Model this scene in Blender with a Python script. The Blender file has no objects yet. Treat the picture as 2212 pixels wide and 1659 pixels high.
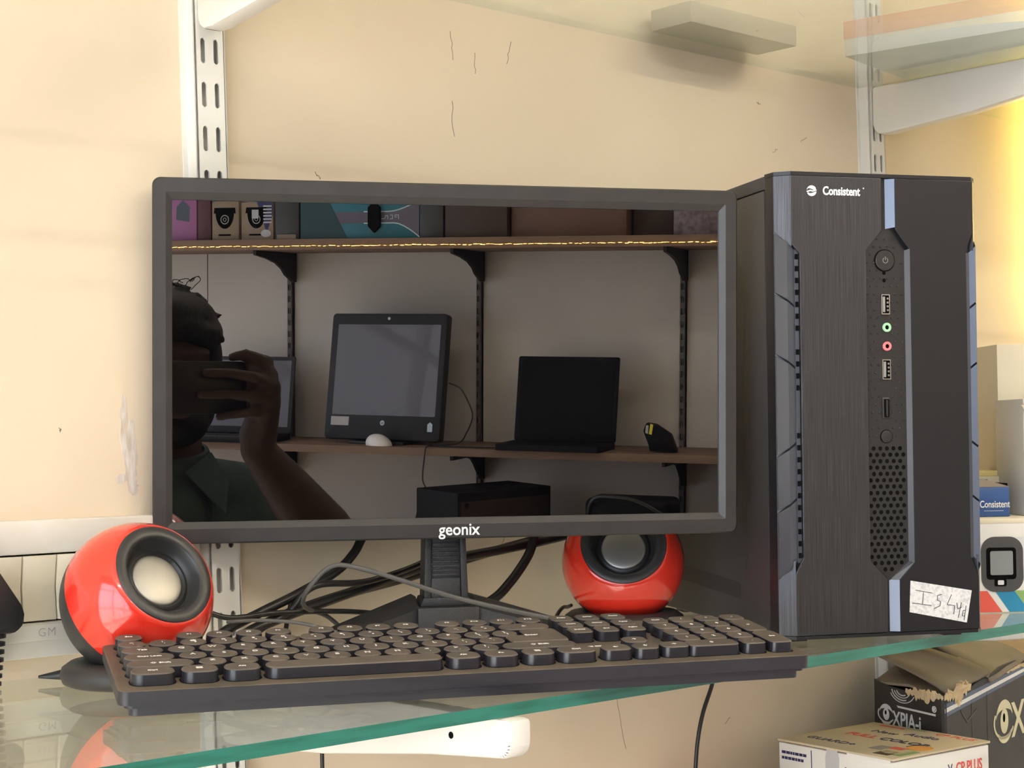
import bpy, bmesh, math, random
from mathutils import Vector, Matrix, Euler, noise
PI = math.pi
S = bpy.context.scene
COL = S.collection

# ------------------------------------------------------------------ camera, world, light
F_PX, YAW, PITCH, ROLL = 3655.0, math.radians(42.4), math.radians(1.81), .013
fw = Vector((math.sin(YAW)*math.cos(PITCH), math.cos(YAW)*math.cos(PITCH), math.sin(PITCH)))
rt = Vector((math.cos(YAW), -math.sin(YAW), 0)); up = rt.cross(fw)
R_ = math.cos(ROLL)*rt - math.sin(ROLL)*up
U_ = math.sin(ROLL)*rt + math.cos(ROLL)*up
CAM = Vector((-.661, -1.048, .16))
cd = bpy.data.cameras.new('camera'); cam = bpy.data.objects.new('camera', cd); COL.objects.link(cam)
cd.sensor_width = 36; cd.lens = F_PX*36/2212; cd.clip_start = .005; cd.clip_end = 60
mw = Matrix((R_, U_, -fw)).transposed().to_4x4(); mw.translation = CAM
cam.matrix_world = mw
S.camera = cam
S.view_settings.view_transform = 'Standard'; S.view_settings.look = 'None'
S.view_settings.gamma = 1; S.view_settings.use_curve_mapping = False
S.view_settings.exposure = .40
S.cycles.max_bounces = 10; S.cycles.transparent_max_bounces = 16
S.cycles.caustics_reflective = False; S.cycles.caustics_refractive = False
S.cycles.use_denoising = True

W = bpy.data.worlds.new('daylight'); S.world = W; W.use_nodes = True
nt = W.node_tree; bg = nt.nodes['Background']
sky = nt.nodes.new('ShaderNodeTexSky'); sky.sky_type = 'HOSEK_WILKIE'
sky.sun_direction = Vector((-.3, .5, .8)).normalized(); sky.turbidity = 5
mixw = nt.nodes.new('ShaderNodeMixRGB'); mixw.inputs[0].default_value = .75
mixw.inputs[2].default_value = (.80, .88, 1, 1)
nt.links.new(sky.outputs[0], mixw.inputs[1]); nt.links.new(mixw.outputs[0], bg.inputs[0])
bg.inputs[1].default_value = 5.2

def area(name, loc, size, power, col, direction, sy=None, portal=False):
    d = bpy.data.lights.new(name, 'AREA'); d.energy = power; d.color = col
    d.shape = 'RECTANGLE'; d.size = size; d.size_y = sy or size
    o = bpy.data.objects.new(name, d); COL.objects.link(o); o.location = loc
    o.rotation_euler = Vector(direction).to_track_quat('-Z', 'Y').to_euler()
    if portal: d.cycles.is_portal = True
    return o
sd = bpy.data.lights.new('sun', 'SUN'); sd.energy = 19; sd.angle = .01; sd.color = (1, .95, .88)
so = bpy.data.objects.new('sun', sd); COL.objects.link(so); so.location = (-6, -1, 6)
so.rotation_euler = Vector((1, -.18, -1.25)).to_track_quat('-Z', 'Y').to_euler()      # falls on the floor inside the shop front
area('shopfront_portal', (-2.6, -1.8, .1), 3.4, 1, (1, 1, 1), (1, 0, 0), 2.4, portal=True)

# ------------------------------------------------------------------ materials
MATS = {}
def mat(name, col, rough=.5, metal=0, spec=.5, col2=None, nscale=20, bump=0, bscale=200, coat=0, stretch=None,
        emit=None, estr=0, ramp=(.35, .65), detail=4):
    if name in MATS: return MATS[name]
    m = bpy.data.materials.new(name); m.use_nodes = True; n = m.node_tree.nodes; l = m.node_tree.links
    b = n['Principled BSDF']; b.inputs['Base Color'].default_value = (*col, 1); b.inputs['Roughness'].default_value = rough
    b.inputs['Metallic'].default_value = metal; b.inputs['Specular IOR Level'].default_value = spec
    b.inputs['Coat Weight'].default_value = coat; b.inputs['Coat Roughness'].default_value = .05
    tc = n.new('ShaderNodeTexCoord'); mp = n.new('ShaderNodeMapping'); l.new(tc.outputs['Object'], mp.inputs[0])
    if stretch: mp.inputs['Scale'].default_value = stretch
    if col2:
        t = n.new('ShaderNodeTexNoise'); t.inputs['Scale'].default_value = nscale; t.inputs['Detail'].default_value = detail
        l.new(mp.outputs[0], t.inputs[0]); r = n.new('ShaderNodeValToRGB'); l.new(t.outputs[0], r.inputs[0])
        r.color_ramp.elements[0].position = ramp[0]; r.color_ramp.elements[1].position = ramp[1]
        r.color_ramp.elements[0].color = (*col, 1); r.color_ramp.elements[1].color = (*col2, 1)
        l.new(r.outputs[0], b.inputs['Base Color'])
    if bump:
        t = n.new('ShaderNodeTexNoise'); t.inputs['Scale'].default_value = bscale; t.inputs['Detail'].default_value = 5
        l.new(mp.outputs[0], t.inputs[0]); bp = n.new('ShaderNodeBump'); bp.inputs['Strength'].default_value = bump
        bp.inputs['Distance'].default_value = .001; l.new(t.outputs[0], bp.inputs['Height']); l.new(bp.outputs[0], b.inputs['Normal'])
    if emit: b.inputs['Emission Color'].default_value = (*emit, 1); b.inputs['Emission Strength'].default_value = estr
    MATS[name] = m; return m

def glass_mat(name, tint, ior=1.5):
    m = bpy.data.materials.new(name); m.use_nodes = True; n = m.node_tree.nodes; l = m.node_tree.links
    n.clear(); o = n.new('ShaderNodeOutputMaterial'); t = n.new('ShaderNodeBsdfTransparent'); g = n.new('ShaderNodeBsdfGlossy')
    t.inputs[0].default_value = (*tint, 1); g.inputs['Roughness'].default_value = .015; g.inputs[0].default_value = (.95, 1, .98, 1)
    geo = n.new('ShaderNodeNewGeometry'); dt = n.new('ShaderNodeVectorMath'); dt.operation = 'DOT_PRODUCT'
    l.new(geo.outputs['Normal'], dt.inputs[0]); l.new(geo.outputs['Incoming'], dt.inputs[1])
    def mth(op, a, v):
        q = n.new('ShaderNodeMath'); q.operation = op; q.use_clamp = op != 'POWER'
        for i, x in enumerate((a, v)):
            if x is None: continue
            if isinstance(x, (int, float)): q.inputs[i].default_value = x
            else: l.new(x, q.inputs[i])
        return q.outputs[0]
    c1 = mth('ABSOLUTE', dt.outputs['Value'], None); c2 = mth('SUBTRACT', 1.0, c1); c3 = mth('POWER', c2, 5.0)
    c4 = mth('MULTIPLY', c3, .96); c5 = mth('ADD', c4, .04)          # Schlick reflectance of one glass surface
    mx = n.new('ShaderNodeMixShader'); l.new(c5, mx.inputs[0]); l.new(t.outputs[0], mx.inputs[1]); l.new(g.outputs[0], mx.inputs[2])
    d = n.new('ShaderNodeBsdfDiffuse'); d.inputs[0].default_value = (.75, .74, .68, 1)      # a film of dust
    nz = n.new('ShaderNodeTexNoise'); nz.inputs['Scale'].default_value = 14; nz.inputs['Detail'].default_value = 6
    tc = n.new('ShaderNodeTexCoord'); l.new(tc.outputs['Object'], nz.inputs[0])
    mr = n.new('ShaderNodeMapRange'); mr.inputs[1].default_value = .4; mr.inputs[2].default_value = .8
    mr.inputs[3].default_value = .02; mr.inputs[4].default_value = .08; l.new(nz.outputs[0], mr.inputs[0])
    m2 = n.new('ShaderNodeMixShader'); l.new(mr.outputs[0], m2.inputs[0]); l.new(mx.outputs[0], m2.inputs[1]); l.new(d.outputs[0], m2.inputs[2])
    l.new(m2.outputs[0], o.inputs[0]); MATS[name] = m; return m

def screen_mat(name, refl, tint=(1, .97, .95), base=(.0015, .0015, .002)):
    m = bpy.data.materials.new(name); m.use_nodes = True; n = m.node_tree.nodes; l = m.node_tree.links
    n.clear(); o = n.new('ShaderNodeOutputMaterial'); t = n.new('ShaderNodeBsdfDiffuse'); g = n.new('ShaderNodeBsdfGlossy')
    t.inputs[0].default_value = (*base, 1); g.inputs['Roughness'].default_value = .0; g.inputs[0].default_value = (*tint, 1)
    mx = n.new('ShaderNodeMixShader'); mx.inputs[0].default_value = refl
    l.new(t.outputs[0], mx.inputs[1]); l.new(g.outputs[0], mx.inputs[2]); l.new(mx.outputs[0], o.inputs[0])
    MATS[name] = m; return m

WHITE = (.80, .80, .79)
m_wall = mat('cream_plaster', (.80, .685, .515), .85, col2=(.765, .615, .455), nscale=2.6, bump=.25, bscale=60, ramp=(.3, .75), detail=8)
m_wall2 = mat('grey_white_plaster', (.66, .63, .60), .85, col2=(.60, .57, .55), nscale=3, bump=.2, bscale=60)
m_floor = mat('floor_tile', (.66, .62, .56), .35, col2=(.44, .41, .37), nscale=5)
m_ceil = mat('ceiling_paint', (.85, .83, .78), .9, col2=(.80, .78, .72), nscale=4)
m_upr = mat('white_powder_coat', (.82, .80, .76), .38, col2=(.78, .75, .68), nscale=9, bump=.05, bscale=300)
m_upb = mat('black_powder_coat', (.022, .020, .020), .6, spec=.2)
m_matt = mat('matt_far_black', (.007, .007, .008), .6, spec=.12)
m_ivory = mat('ivory_plastic', (.80, .74, .60), .4, col2=(.74, .67, .52), nscale=25)
m_plate = mat('grey_white_plastic', (.84, .81, .74), .4, col2=(.78, .74, .66), nscale=30)
m_dark = mat('dark_gap', (.003, .003, .003), .9, spec=.1)
m_glass = glass_mat('clear_glass', (.965, .995, .985))
m_edge = mat('green_glass_edge', (.022, .19, .150), .18, spec=.6, col2=(.012, .13, .09), nscale=3, stretch=(5, 1, 60), ramp=(.45, .7), coat=.4)
m_bez = mat('monitor_plastic', (.032, .030, .030), .36, spec=.5, col2=(.038, .035, .033), nscale=60, bump=.06, bscale=900)
m_screen = screen_mat('glossy_lcd', .20)
m_blk = mat('black_plastic', (.016, .016, .017), .4, bump=.08, bscale=700)
m_blkt = mat('textured_black_plastic', (.022, .022, .024), .45, bump=.5, bscale=1100)
m_steel = mat('black_painted_steel', (.040, .040, .044), .40, bump=.03, bscale=500)
m_brush = mat('brushed_dark_plastic', (.062, .061, .066), .32, metal=.8, spec=.55, col2=(.115, .116, .130), nscale=40, stretch=(45, 45, .5), bump=.25, bscale=60, ramp=(.35, .75))
m_panel = mat('satin_dark_plastic', (.011, .011, .014), .34, spec=.5, bump=.04, bscale=900)
m_bevel = mat('daylit_bevel_plastic', (.115, .13, .165), .28, metal=.7, spec=.8, bump=.03, bscale=900)  # bluish daylight sheen of the bevels is put into the base colour
m_mesh = mat('grille_plastic', (.019, .018, .018), .42, bump=.1, bscale=900)
m_white = mat('white_print', (.88, .88, .88), .5)
m_chrome = mat('port_metal', (.55, .53, .48), .3, 1)
m_green = mat('green_jack', (.40, .72, .45), .4)
m_pink = mat('pink_jack', (.90, .22, .25), .4)
m_paper = mat('scuffed_paper', (.66, .66, .66), .8, col2=(.42, .44, .46), nscale=420, ramp=(.45, .72), detail=8)
m_ink = mat('pen_ink', (.03, .03, .04), .7)
m_red = mat('glossy_red_plastic', (.78, .035, .018), .16, spec=.6, coat=.7)
m_rub = mat('rubbery_grey_plastic', (.040, .039, .038), .48, bump=.08, bscale=900)
m_ring = mat('speaker_ring_plastic', (.030, .030, .031), .38)
m_dome = mat('aluminium_dome', (.42, .41, .37), .40, .85, col2=(.36, .355, .34), nscale=30)
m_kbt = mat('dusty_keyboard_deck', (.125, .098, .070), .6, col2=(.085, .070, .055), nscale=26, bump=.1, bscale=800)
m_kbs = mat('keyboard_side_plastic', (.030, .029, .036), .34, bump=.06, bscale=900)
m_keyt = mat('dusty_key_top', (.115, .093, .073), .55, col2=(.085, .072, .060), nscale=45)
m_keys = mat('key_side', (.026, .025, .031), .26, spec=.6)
m_leg = mat('key_legend', (.90, .89, .86), .6)
m_cab = mat('black_cable', (.012, .012, .012), .35)
m_cabg = mat('dusty_grey_cable', (.09, .085, .08), .5)
m_card = mat('kraft_card', (.44, .31, .19), .8, col2=(.38, .27, .17), nscale=30, bump=.2, bscale=400)
m_cardl = mat('torn_card_fibre', (.78, .62, .40), .9, col2=(.66, .50, .30), nscale=60)
m_dcard = mat('grey_brown_card', (.30, .25, .19), .7, col2=(.25, .205, .155), nscale=18)
m_bbox = mat('matt_black_card', (.028, .029, .030), .42, col2=(.045, .045, .045), nscale=22, bump=.3, bscale=60)
m_wbox = mat('white_card', (.82, .81, .78), .55, col2=(.78, .77, .72), nscale=15)
m_cream = mat('cream_card', (.83, .77, .60), .55, col2=(.78, .70, .52), nscale=12)
m_blue = mat('blue_card', (.03, .09, .28), .4)
m_cyan = mat('blue_print', (.02, .23, .42), .5)
m_redp = mat('red_print', (.72, .10, .07), .5)
m_navy = mat('navy_print', (.02, .02, .09), .5)
m_grn = mat('green_print', (.25, .40, .14), .5)
m_orange = mat('orange_print', (.80, .36, .06), .5)
m_greyp = mat('grey_print', (.28, .28, .27), .5)
m_cambody = mat('camera_grey', (.06, .06, .062), .5)
m_lensp = mat('lens_grey', (.24, .26, .27), .3)
m_wood = mat('shelf_laminate', (.22, .145, .10), .6, spec=.25, col2=(.17, .115, .08), nscale=6, stretch=(.4, 4, 4))
m_teal = mat('teal_card', (.02, .16, .22), .4)
m_purp = mat('plum_print', (.12, .09, .14), .5)
m_pinkc = mat('pink_card', (.34, .13, .30), .6)
m_maroon = mat('maroon_card', (.09, .03, .035), .6)
m_brown = mat('dark_brown_card', (.045, .026, .018), .6)
m_bub = mat('bubble_wrap', (.26, .21, .23), .35, col2=(.12, .09, .11), nscale=60)
m_lcd = mat('blue_grey_lcd', (.17, .19, .24), .35)
m_glare = screen_mat('glare_grey_lcd', .02, base=(.15, .155, .185))  # screen glare put into a grey base colour, nothing emits here
m_skin = mat('brown_skin', (.045, .023, .016), .6, spec=.3, col2=(.038, .019, .013), nscale=60, bump=.15, bscale=500)
m_hair = mat('black_hair', (.006, .0055, .0055), .5, spec=.2, bump=.8, bscale=250, stretch=(1, 1, .2))
m_shirt = mat('teal_grey_cloth', (.040, .066, .064), .9, col2=(.034, .056, .055), nscale=60, bump=.3, bscale=900)
m_jean = mat('dark_denim', (.03, .04, .07), .9, bump=.3, bscale=900)
m_eye = mat('eye_white', (.7, .68, .65), .2)
m_alu = mat('window_aluminium', (.45, .45, .46), .4, .8)
m_pave = mat('outside_concrete', (.55, .53, .50), .9, col2=(.48, .46, .43), nscale=3)
m_yel = mat('yellow_label', (.75, .68, .05), .5)
m_gold = mat('warm_led', (1, .7, .2), .5, emit=(1, .58, .14), estr=16)
m_ledw = mat('warm_led_strip', (1, .8, .3), .5, emit=(1, .74, .17), estr=34)
m_fill = mat('fill_tube', (1, 1, 1), .5, emit=(1, .96, .90), estr=58)

# ------------------------------------------------------------------ helpers
I4 = Matrix.Identity(4)
def T(x, y, z): return Matrix.Translation((x, y, z))
def Rx(a): return Matrix.Rotation(a, 4, 'X')
def Ry(a): return Matrix.Rotation(a, 4, 'Y')
def Rz(a): return Matrix.Rotation(a, 4, 'Z')
def rad(a): return math.radians(a)

class MB:
    def __init__(s): s.bm = bmesh.new()
    def _merge(s, b, M, mi):
        me = bpy.data.meshes.new('tmp'); 
        for f in b.faces: f.material_index = mi if mi is not None else f.material_index
        if M is not None: bmesh.ops.transform(b, matrix=M, verts=b.verts)
        b.to_mesh(me); b.free(); s.bm.from_mesh(me); bpy.data.meshes.remove(me); return s
    def box(s, x0, x1, y0, y1, z0, z1, M=None, mi=0, bev=0, seg=2):
        b = bmesh.new(); bmesh.ops.create_cube(b, size=1)
        bmesh.ops.transform(b, matrix=T((x0+x1)/2, (y0+y1)/2, (z0+z1)/2) @ Matrix.Diagonal((abs(x1-x0), abs(y1-y0), abs(z1-z0), 1)), verts=b.verts)
        if bev: bmesh.ops.bevel(b, geom=list(b.edges), offset=bev, segments=seg, profile=.5, affect='EDGES')
        return s._merge(b, M, mi)
    def prism(s, poly, a, c, axis='z', M=None, mi=0, bev=0, cap_mi=None, taper=None):
        """poly in the plane across axis; a..c along axis. axis y: poly=(x,z); z: (x,y); x: (y,z)"""
        def P(p, h):
            return {'z': (p[0], p[1], h), 'y': (p[0], h, p[1]), 'x': (h, p[0], p[1])}[axis]
        b = bmesh.new()
        lo = [b.verts.new(P(p, a)) for p in poly]; hi = [b.verts.new(P(p, c)) for p in (taper or poly)]
        k = len(poly)
        f0 = b.faces.new(lo); f1 = b.faces.new(hi)
        for i in range(k): b.faces.new((lo[i], lo[(i+1) % k], hi[(i+1) % k], hi[i]))
        for f in b.faces: f.material_index = mi
        if cap_mi is not None: f1.material_index = cap_mi
        bmesh.ops.recalc_face_normals(b, faces=b.faces)
        if bev: bmesh.ops.bevel(b, geom=list(b.edges), offset=bev, segments=2, profile=.5, affect='EDGES')
        return s._merge(b, M, None)
    def tube(s, pts, r, seg=10, M=None, mi=0, cap=True):
        pts = [Vector(p) for p in pts]; rs = r if isinstance(r, (list, tuple)) else [r]*len(pts)
        b = bmesh.new(); rings = []; t0 = (pts[1]-pts[0]).normalized()
        n0 = t0.orthogonal().normalized()
        for i, p in enumerate(pts):
            t = (pts[min(i+1, len(pts)-1)]-pts[max(i-1, 0)]).normalized()
            n0 = (n0 - t*n0.dot(t)).normalized(); b0 = t.cross(n0)
            rings.append([b.verts.new(p + rs[i]*(math.cos(2*PI*k/seg)*n0 + math.sin(2*PI*k/seg)*b0)) for k in range(seg)])
        for i in range(len(rings)-1):
            for k in range(seg): b.faces.new((rings[i][k], rings[i][(k+1) % seg], rings[i+1][(k+1) % seg], rings[i+1][k]))
        if cap: b.faces.new(list(reversed(rings[0]))); b.faces.new(rings[-1])
        bmesh.ops.recalc_face_normals(b, faces=b.faces)
        return s._merge(b, M, mi)
    def lathe(s, prof, seg=48, M=None, mi=0, axis='z'):
        """prof: list of (radius, height)"""
        b = bmesh.new(); rings = []
        for (r, h) in prof:
            if r < 1e-6: rings.append([b.verts.new((0, 0, h))])
            else: rings.append([b.verts.new((r*math.cos(2*PI*k/seg), r*math.sin(2*PI*k/seg), h)) for k in range(seg)])
        for i in range(len(rings)-1):
            A, B = rings[i], rings[i+1]
            for k in range(seg):
                q = (k+1) % seg
                if len(A) == 1 and len(B) == 1: continue
                if len(A) == 1: b.faces.new((A[0], B[q], B[k]))
                elif len(B) == 1: b.faces.new((A[k], A[q], B[0]))
                else: b.faces.new((A[k], A[q], B[q], B[k]))
        bmesh.ops.recalc_face_normals(b, faces=b.faces)
        return s._merge(b, M, mi)
    def ball(s, c, r, M=None, mi=0, u=24, v=16, sc=(1, 1, 1), rot=None):
        b = bmesh.new(); bmesh.ops.create_uvsphere(b, u_segments=u, v_segments=v, radius=r)
        bmesh.ops.transform(b, matrix=T(*c) @ (rot or I4) @ Matrix.Diagonal((*sc, 1)), verts=b.verts)
        return s._merge(b, M, mi)
    def cap(s, a, c, ra, rb, mi=0, seg=16):
        a = Vector(a); c = Vector(c); s.ball(a, ra, u=seg, v=10, mi=mi); s.ball(c, rb, u=seg, v=10, mi=mi)
        return s.tube([a, c], [ra, rb], seg=seg, mi=mi)
    def text(s, txt, size, M, mi=0, bold=0, ext=.0002, align='CENTER', sx=1, space=1):
        cu = bpy.data.curves.new('t', 'FONT'); cu.body = txt; cu.size = size; cu.align_x = align; cu.align_y = 'CENTER'
        cu.extrude = ext; cu.offset = bold; cu.resolution_u = 3; cu.space_character = space
        o = bpy.data.objects.new('t', cu); COL.objects.link(o)
        dg = bpy.context.evaluated_depsgraph_get(); me = bpy.data.meshes.new_from_object(o.evaluated_get(dg))
        b = bmesh.new(); b.from_mesh(me); bpy.data.objects.remove(o); bpy.data.curves.remove(cu); bpy.data.meshes.remove(me)
        return s._merge(b, M @ Matrix.Diagonal((sx, 1, 1, 1)), mi)
    def stroke(s, pts, w, h, M=None, mi=0):
        """flat pen stroke in the local xz plane facing -y"""
        for (a, c) in zip(pts[:-1], pts[1:]):
            a = Vector(a); c = Vector(c); d = (c-a); L = d.length; d.normalize(); n = Vector((-d.y, d.x))*w/2; e = d*w*.4
            s.prism([a-e-n, c+e-n, c+e+n, a-e+n], 0, -h, 'y', M, mi)
        return s
    def build(s, name, mats, parent=None, smooth=40, M=None):
        me = bpy.data.meshes.new(name); s.bm.to_mesh(me); s.bm.free()
        for m in (mats if isinstance(mats, (list, tuple)) else [mats]): me.materials.append(m)
        if smooth:
            me.shade_smooth(); me.set_sharp_from_angle(angle=rad(smooth))
        o = bpy.data.objects.new(name, me); COL.objects.link(o)
        if parent: o.parent = parent
        if M is not None: o.matrix_local = M
        return o

def tag(o, label=None, cat=None, group=None, kind=None):
    for k, v in (('label', label), ('category', cat), ('group', group), ('kind', kind)):
        if v: o[k] = v
    return o
def empty(name, M, label, cat, group=None):
    o = bpy.data.objects.new(name, None); COL.objects.link(o); o.empty_display_size = .02; o.matrix_world = M
    return tag(o, label, cat, group)
def struct(name, mb, mats, smooth=0):
    return tag(mb.build(name, mats, smooth=smooth), kind='structure')
def smooth_path(pts, n=8):
    pts = [Vector(p) for p in pts]; q = [pts[0]*2-pts[1]] + pts + [pts[-1]*2-pts[-2]]; out = []
    for i in range(1, len(q)-2):
        for k in range(n):
            t = k/n; a, b, c, d = q[i-1], q[i], q[i+1], q[i+2]
            out.append(.5*((2*b)+(c-a)*t+(2*a-5*b+4*c-d)*t*t+(3*b-a-3*c+d)*t**3))
    return out+[pts[-1]]
def rrect(x0, x1, y0, y1, r, n=6):
    out = []
    for cx, cy, a0 in ((x1-r, y1-r, 0), (x0+r, y1-r, 90), (x0+r, y0+r, 180), (x1-r, y0+r, 270)):
        for k in range(n+1):
            a = rad(a0+90*k/n); out.append((cx+r*math.cos(a), cy+r*math.sin(a)))
    return out
FACE = Rx(PI/2)          # text laid in xy is stood up to face -y

# ------------------------------------------------------------------ room
WY = .034; OY = -3.70; XL, XR = -2.6, 3.2; ZF, ZC = -1.35, 1.75
struct('wall_back', MB().box(XL, XR, WY, WY+.15, ZF, ZC), m_wall)
struct('wall_front', MB().box(XL, XR, OY-.15, OY, ZF, ZC), m_wall2)
struct('wall_right', MB().box(XR, XR+.15, OY, WY, ZF, ZC), m_wall2)
struct('floor', MB().box(XL, XR, OY, WY, ZF-.1, ZF), m_floor)
struct('ceiling', MB().box(XL, XR, OY, WY, ZC, ZC+.1), m_ceil)
struct('wall_left', MB().box(XL-.15, XL, OY, WY, 1.3, ZC).box(XL-.15, XL, -.14, WY, ZF, 1.3).box(XL-.15, XL, OY, -3.5, ZF, 1.3), m_wall2)
struct('ground', MB().box(-14, XL, -9, 5, ZF-.12, ZF-.02), m_pave)
w = MB()
for y in (-3.47, -2.36, -1.25, -.17): w.box(XL-.09, XL-.04, y-.025, y+.025, ZF, 1.3)
for z in (ZF+.03, -.35, .85, 1.27): w.box(XL-.085, XL-.045, -3.5, -.14, z-.02, z+.02)
struct('window_1', w, m_alu)
# small paint chips and hairline cracks on the plaster
rnd = random.Random(4)
c = MB()
for (cx, cz, hw, hh) in ((-.050, .172, .0035, .022), (-.044, .150, .0060, .026), (-.052, .134, .0060, .0035), (-.042, .128, .0045, .006)):
    L_, R2 = [], []
    for k in range(13):
        z_ = cz-hh+2*hh*k/12; e_ = math.sin(PI*(k+.5)/13)**.5
        L_.append((cx-hw*e_*rnd.uniform(.5, 1), z_)); R2.append((cx+hw*e_*rnd.uniform(.5, 1), z_))
    c.prism(L_+list(reversed(R2)), WY, WY-.0002-.0001*(cx < -.045)-.00015*(cz < .14), 'y')
tag(c.build('trim_1', mat('bare_plaster', (.78, .72, .66), .9, col2=(.60, .50, .40), nscale=120, stretch=(2, 1, .5))), kind='structure')
c = MB()
def crack(x, z, dx, dz, n=5, w_=.0005):
    p = [(x+dx*k/n+rnd.uniform(-1, 1)*.0012, z+dz*k/n+rnd.uniform(-1, 1)*.0012) for k in range(n+1)]
    c.stroke(p, w_, .0002, T(0, WY, 0))
for a in ((.262, .505, .003, -.025), (.262, .445, .002, -.03), (.29, .49, -.002, -.018), (.33, .505, -.004, -.02), (.70, .405, .10, -.004),
          (.665, .495, .006, -.003), (.69, .447, .006, .003), (.735, .462, .01, .005), (.28, -.10, .012, .018), (.36, -.16, -.002, -.06), (.45, -.075, .012, -.05), (.12, .37, .006, -.004), (-.10, .17, .001, -.003), (.60, -.12, .008, .006), (.31, .065, .012, .02)):
    crack(*a)
tag(c.build('trim_2', mat('hairline_dirt', (.30, .25, .19), .9)), kind='structure')

# ------------------------------------------------------------------ slotted uprights and brackets
def upright(x0, lean, z0, z1, mats, label, group, sw=.0045, sg=.0056, front=.020, wallY=WY, wd=.0265, pitch=.0326, phase=.4492, flip=1, back=None):
    root = empty('slotted_upright', T(x0, wallY, z0) @ Ry(lean), label, 'shelf upright', group)
    m = MB(); h = z1-z0; d = (wallY-front)*1.0; y = -d*flip; th = .0016*flip
    def B(xa, xb, za, zb): m.box(xa, xb, min(y, y+th), max(y, y+th), za, zb)
    zs = []; z = phase-z0
    while z > .02: z -= pitch
    z += pitch
    while z < h-.02: zs.append(z); z += pitch
    B(-wd/2, -sg-sw/2, 0, h); B(-sg+sw/2, sg-sw/2, 0, h); B(sg+sw/2, wd/2, 0, h)
    prev = 0
    for z in zs:
        for c_ in (-sg, sg): B(c_-sw/2, c_+sw/2, prev, z-.0093)
        for c_ in (-sg, sg):
            for zz, dz in ((z-.0093, 1), (z+.0093, -1)):
                for sx in (-1, 1): m.prism([(c_+sx*sw/2, zz), (c_+sx*sw*.12, zz), (c_+sx*sw*.36, zz+dz*sw*.16), (c_+sx*sw/2, zz+dz*sw*.42)], y, y+th, 'y')
        prev = z+.0093
    for c_ in (-sg, sg): B(c_-sw/2, c_+sw/2, prev, h)
    for sx in (-1, 1):
        xa = sx*(wd/2-.0016); m.box(min(xa, sx*wd/2), max(xa, sx*wd/2), min(0, y), max(0, y), 0, h)
    # outward foot flange along the wall
    m.box(-wd/2-.004, -wd/2, min(0, -.001*flip), max(0, -.001*flip), 0, h)
    m.box(wd/2, wd/2+.004, min(0, -.001*flip), max(0, -.001*flip), 0, h)
    m.build('channel', mats, root, smooth=30)
    k = MB(); k.box(-wd/2+.002, wd/2-.002, min(-.004*flip, -.001*flip), max(-.004*flip, -.001*flip), 0, h); k.build('channel_back', back or mats, root, 0)
    return root
upright(.0442, -.027, -.62, 1.35, m_upr, 'white slotted shelf upright behind the monitor, left of the two', 'white uprights on the cream wall')
upright(.877, -.024, -.62, 1.35, m_upr, 'white slotted shelf upright behind the computer tower', 'white uprights on the cream wall')

def bracket(x, y0, z_top, length, h0, h1, m, label, group, sgn=-1, th=.018):
    """tapered folded-steel arm: y0 at the upright, runs sgn along y"""
    root = empty('shelf_bracket', T(x, y0, z_top), label, 'shelf bracket', group)
    b = MB(); L = sgn*length; r = .010
    pr = [(0, 0), (L, 0)]
    for k in range(7):
        a = k/6*PI/2; pr.append((L-sgn*(r-r*math.cos(a)), -h1+r-r*math.sin(a)))
    pr += [(L*.75, -h1-(h0-h1)*.22), (L*.4, -h0+(h0-h1)*.28), (sgn*.02, -h0)]
    for k in range(1, 7):
        a = k/6*PI/2; pr.append((sgn*(.012-.012*math.sin(a)), -h0+.012-.012*math.cos(a)))
    b.prism(pr, -th/2, th/2, 'x', bev=.003)
    b.build('arm', m, root, 30)
    k = MB(); k.box(-.0055-.001, -.0055+.001, -sgn*.0, -sgn*.008, -h0+.012, -.004); k.box(.0055-.001, .0055+.001, 0, -sgn*.008, -h0+.012, -.004)
    k.build('hook', m, root, 0)
    k = MB(); k.tube([(-th/2-.0004, L*.83, -h1*.62), (-th/2+.002, L*.83, -h1*.62)], .0022, 12); k.build('rivet_hole', m_dark, root)
    return root
Gb = 'white brackets on the cream wall'
ZU = .530
bracket(.013, .020, ZU, .30, .068, .026, m_upr, 'white shelf bracket at the top left above the monitor', Gb)
bracket(.850, .020, ZU, .30, .052, .026, m_upr, 'white shelf bracket at the top right above the computer tower', Gb)
bracket(.0275, .020, -.0085, .318, .052, .024, m_upr, 'white shelf bracket under the glass shelf below the keyboard', Gb)
bracket(.862, .020, -.0085, .318, .052, .021, m_upr, 'white shelf bracket under the glass shelf above the torn black box', Gb)

def glass_shelf(x0, x1, y0, y1, ztop, th, label):
    root = empty('glass_shelf', T(x0, y0, ztop), label, 'glass shelf', 'glass shelves on the cream wall')
    b = bmesh.new(); bmesh.ops.create_cube(b, size=1)
    bmesh.ops.transform(b, matrix=T((x1-x0)/2, (y1-y0)/2, -th/2) @ Matrix.Diagonal((x1-x0, y1-y0, th, 1)), verts=b.verts)
    b.faces.ensure_lookup_table()
    m = MB()
    b.normal_update()
    for f in b.faces: f.material_index = 0 if abs(f.normal.z) > .5 or f.normal.y > .5 else 1
    me = bpy.data.meshes.new('g'); b.to_mesh(me); b.free(); m.bm.from_mesh(me)
    o = m.build('pane', [m_glass, m_edge], root, 0)
    return root
glass_shelf(-.62, 1.75, -.289, WY-.001, 0, .008, 'clear glass shelf with a green edge carrying monitor, keyboard and tower')
glass_shelf(-.62, 1.75, -.289, WY-.001, ZU+.008, .008, 'clear glass shelf above the monitor at the top of the photo')

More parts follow.
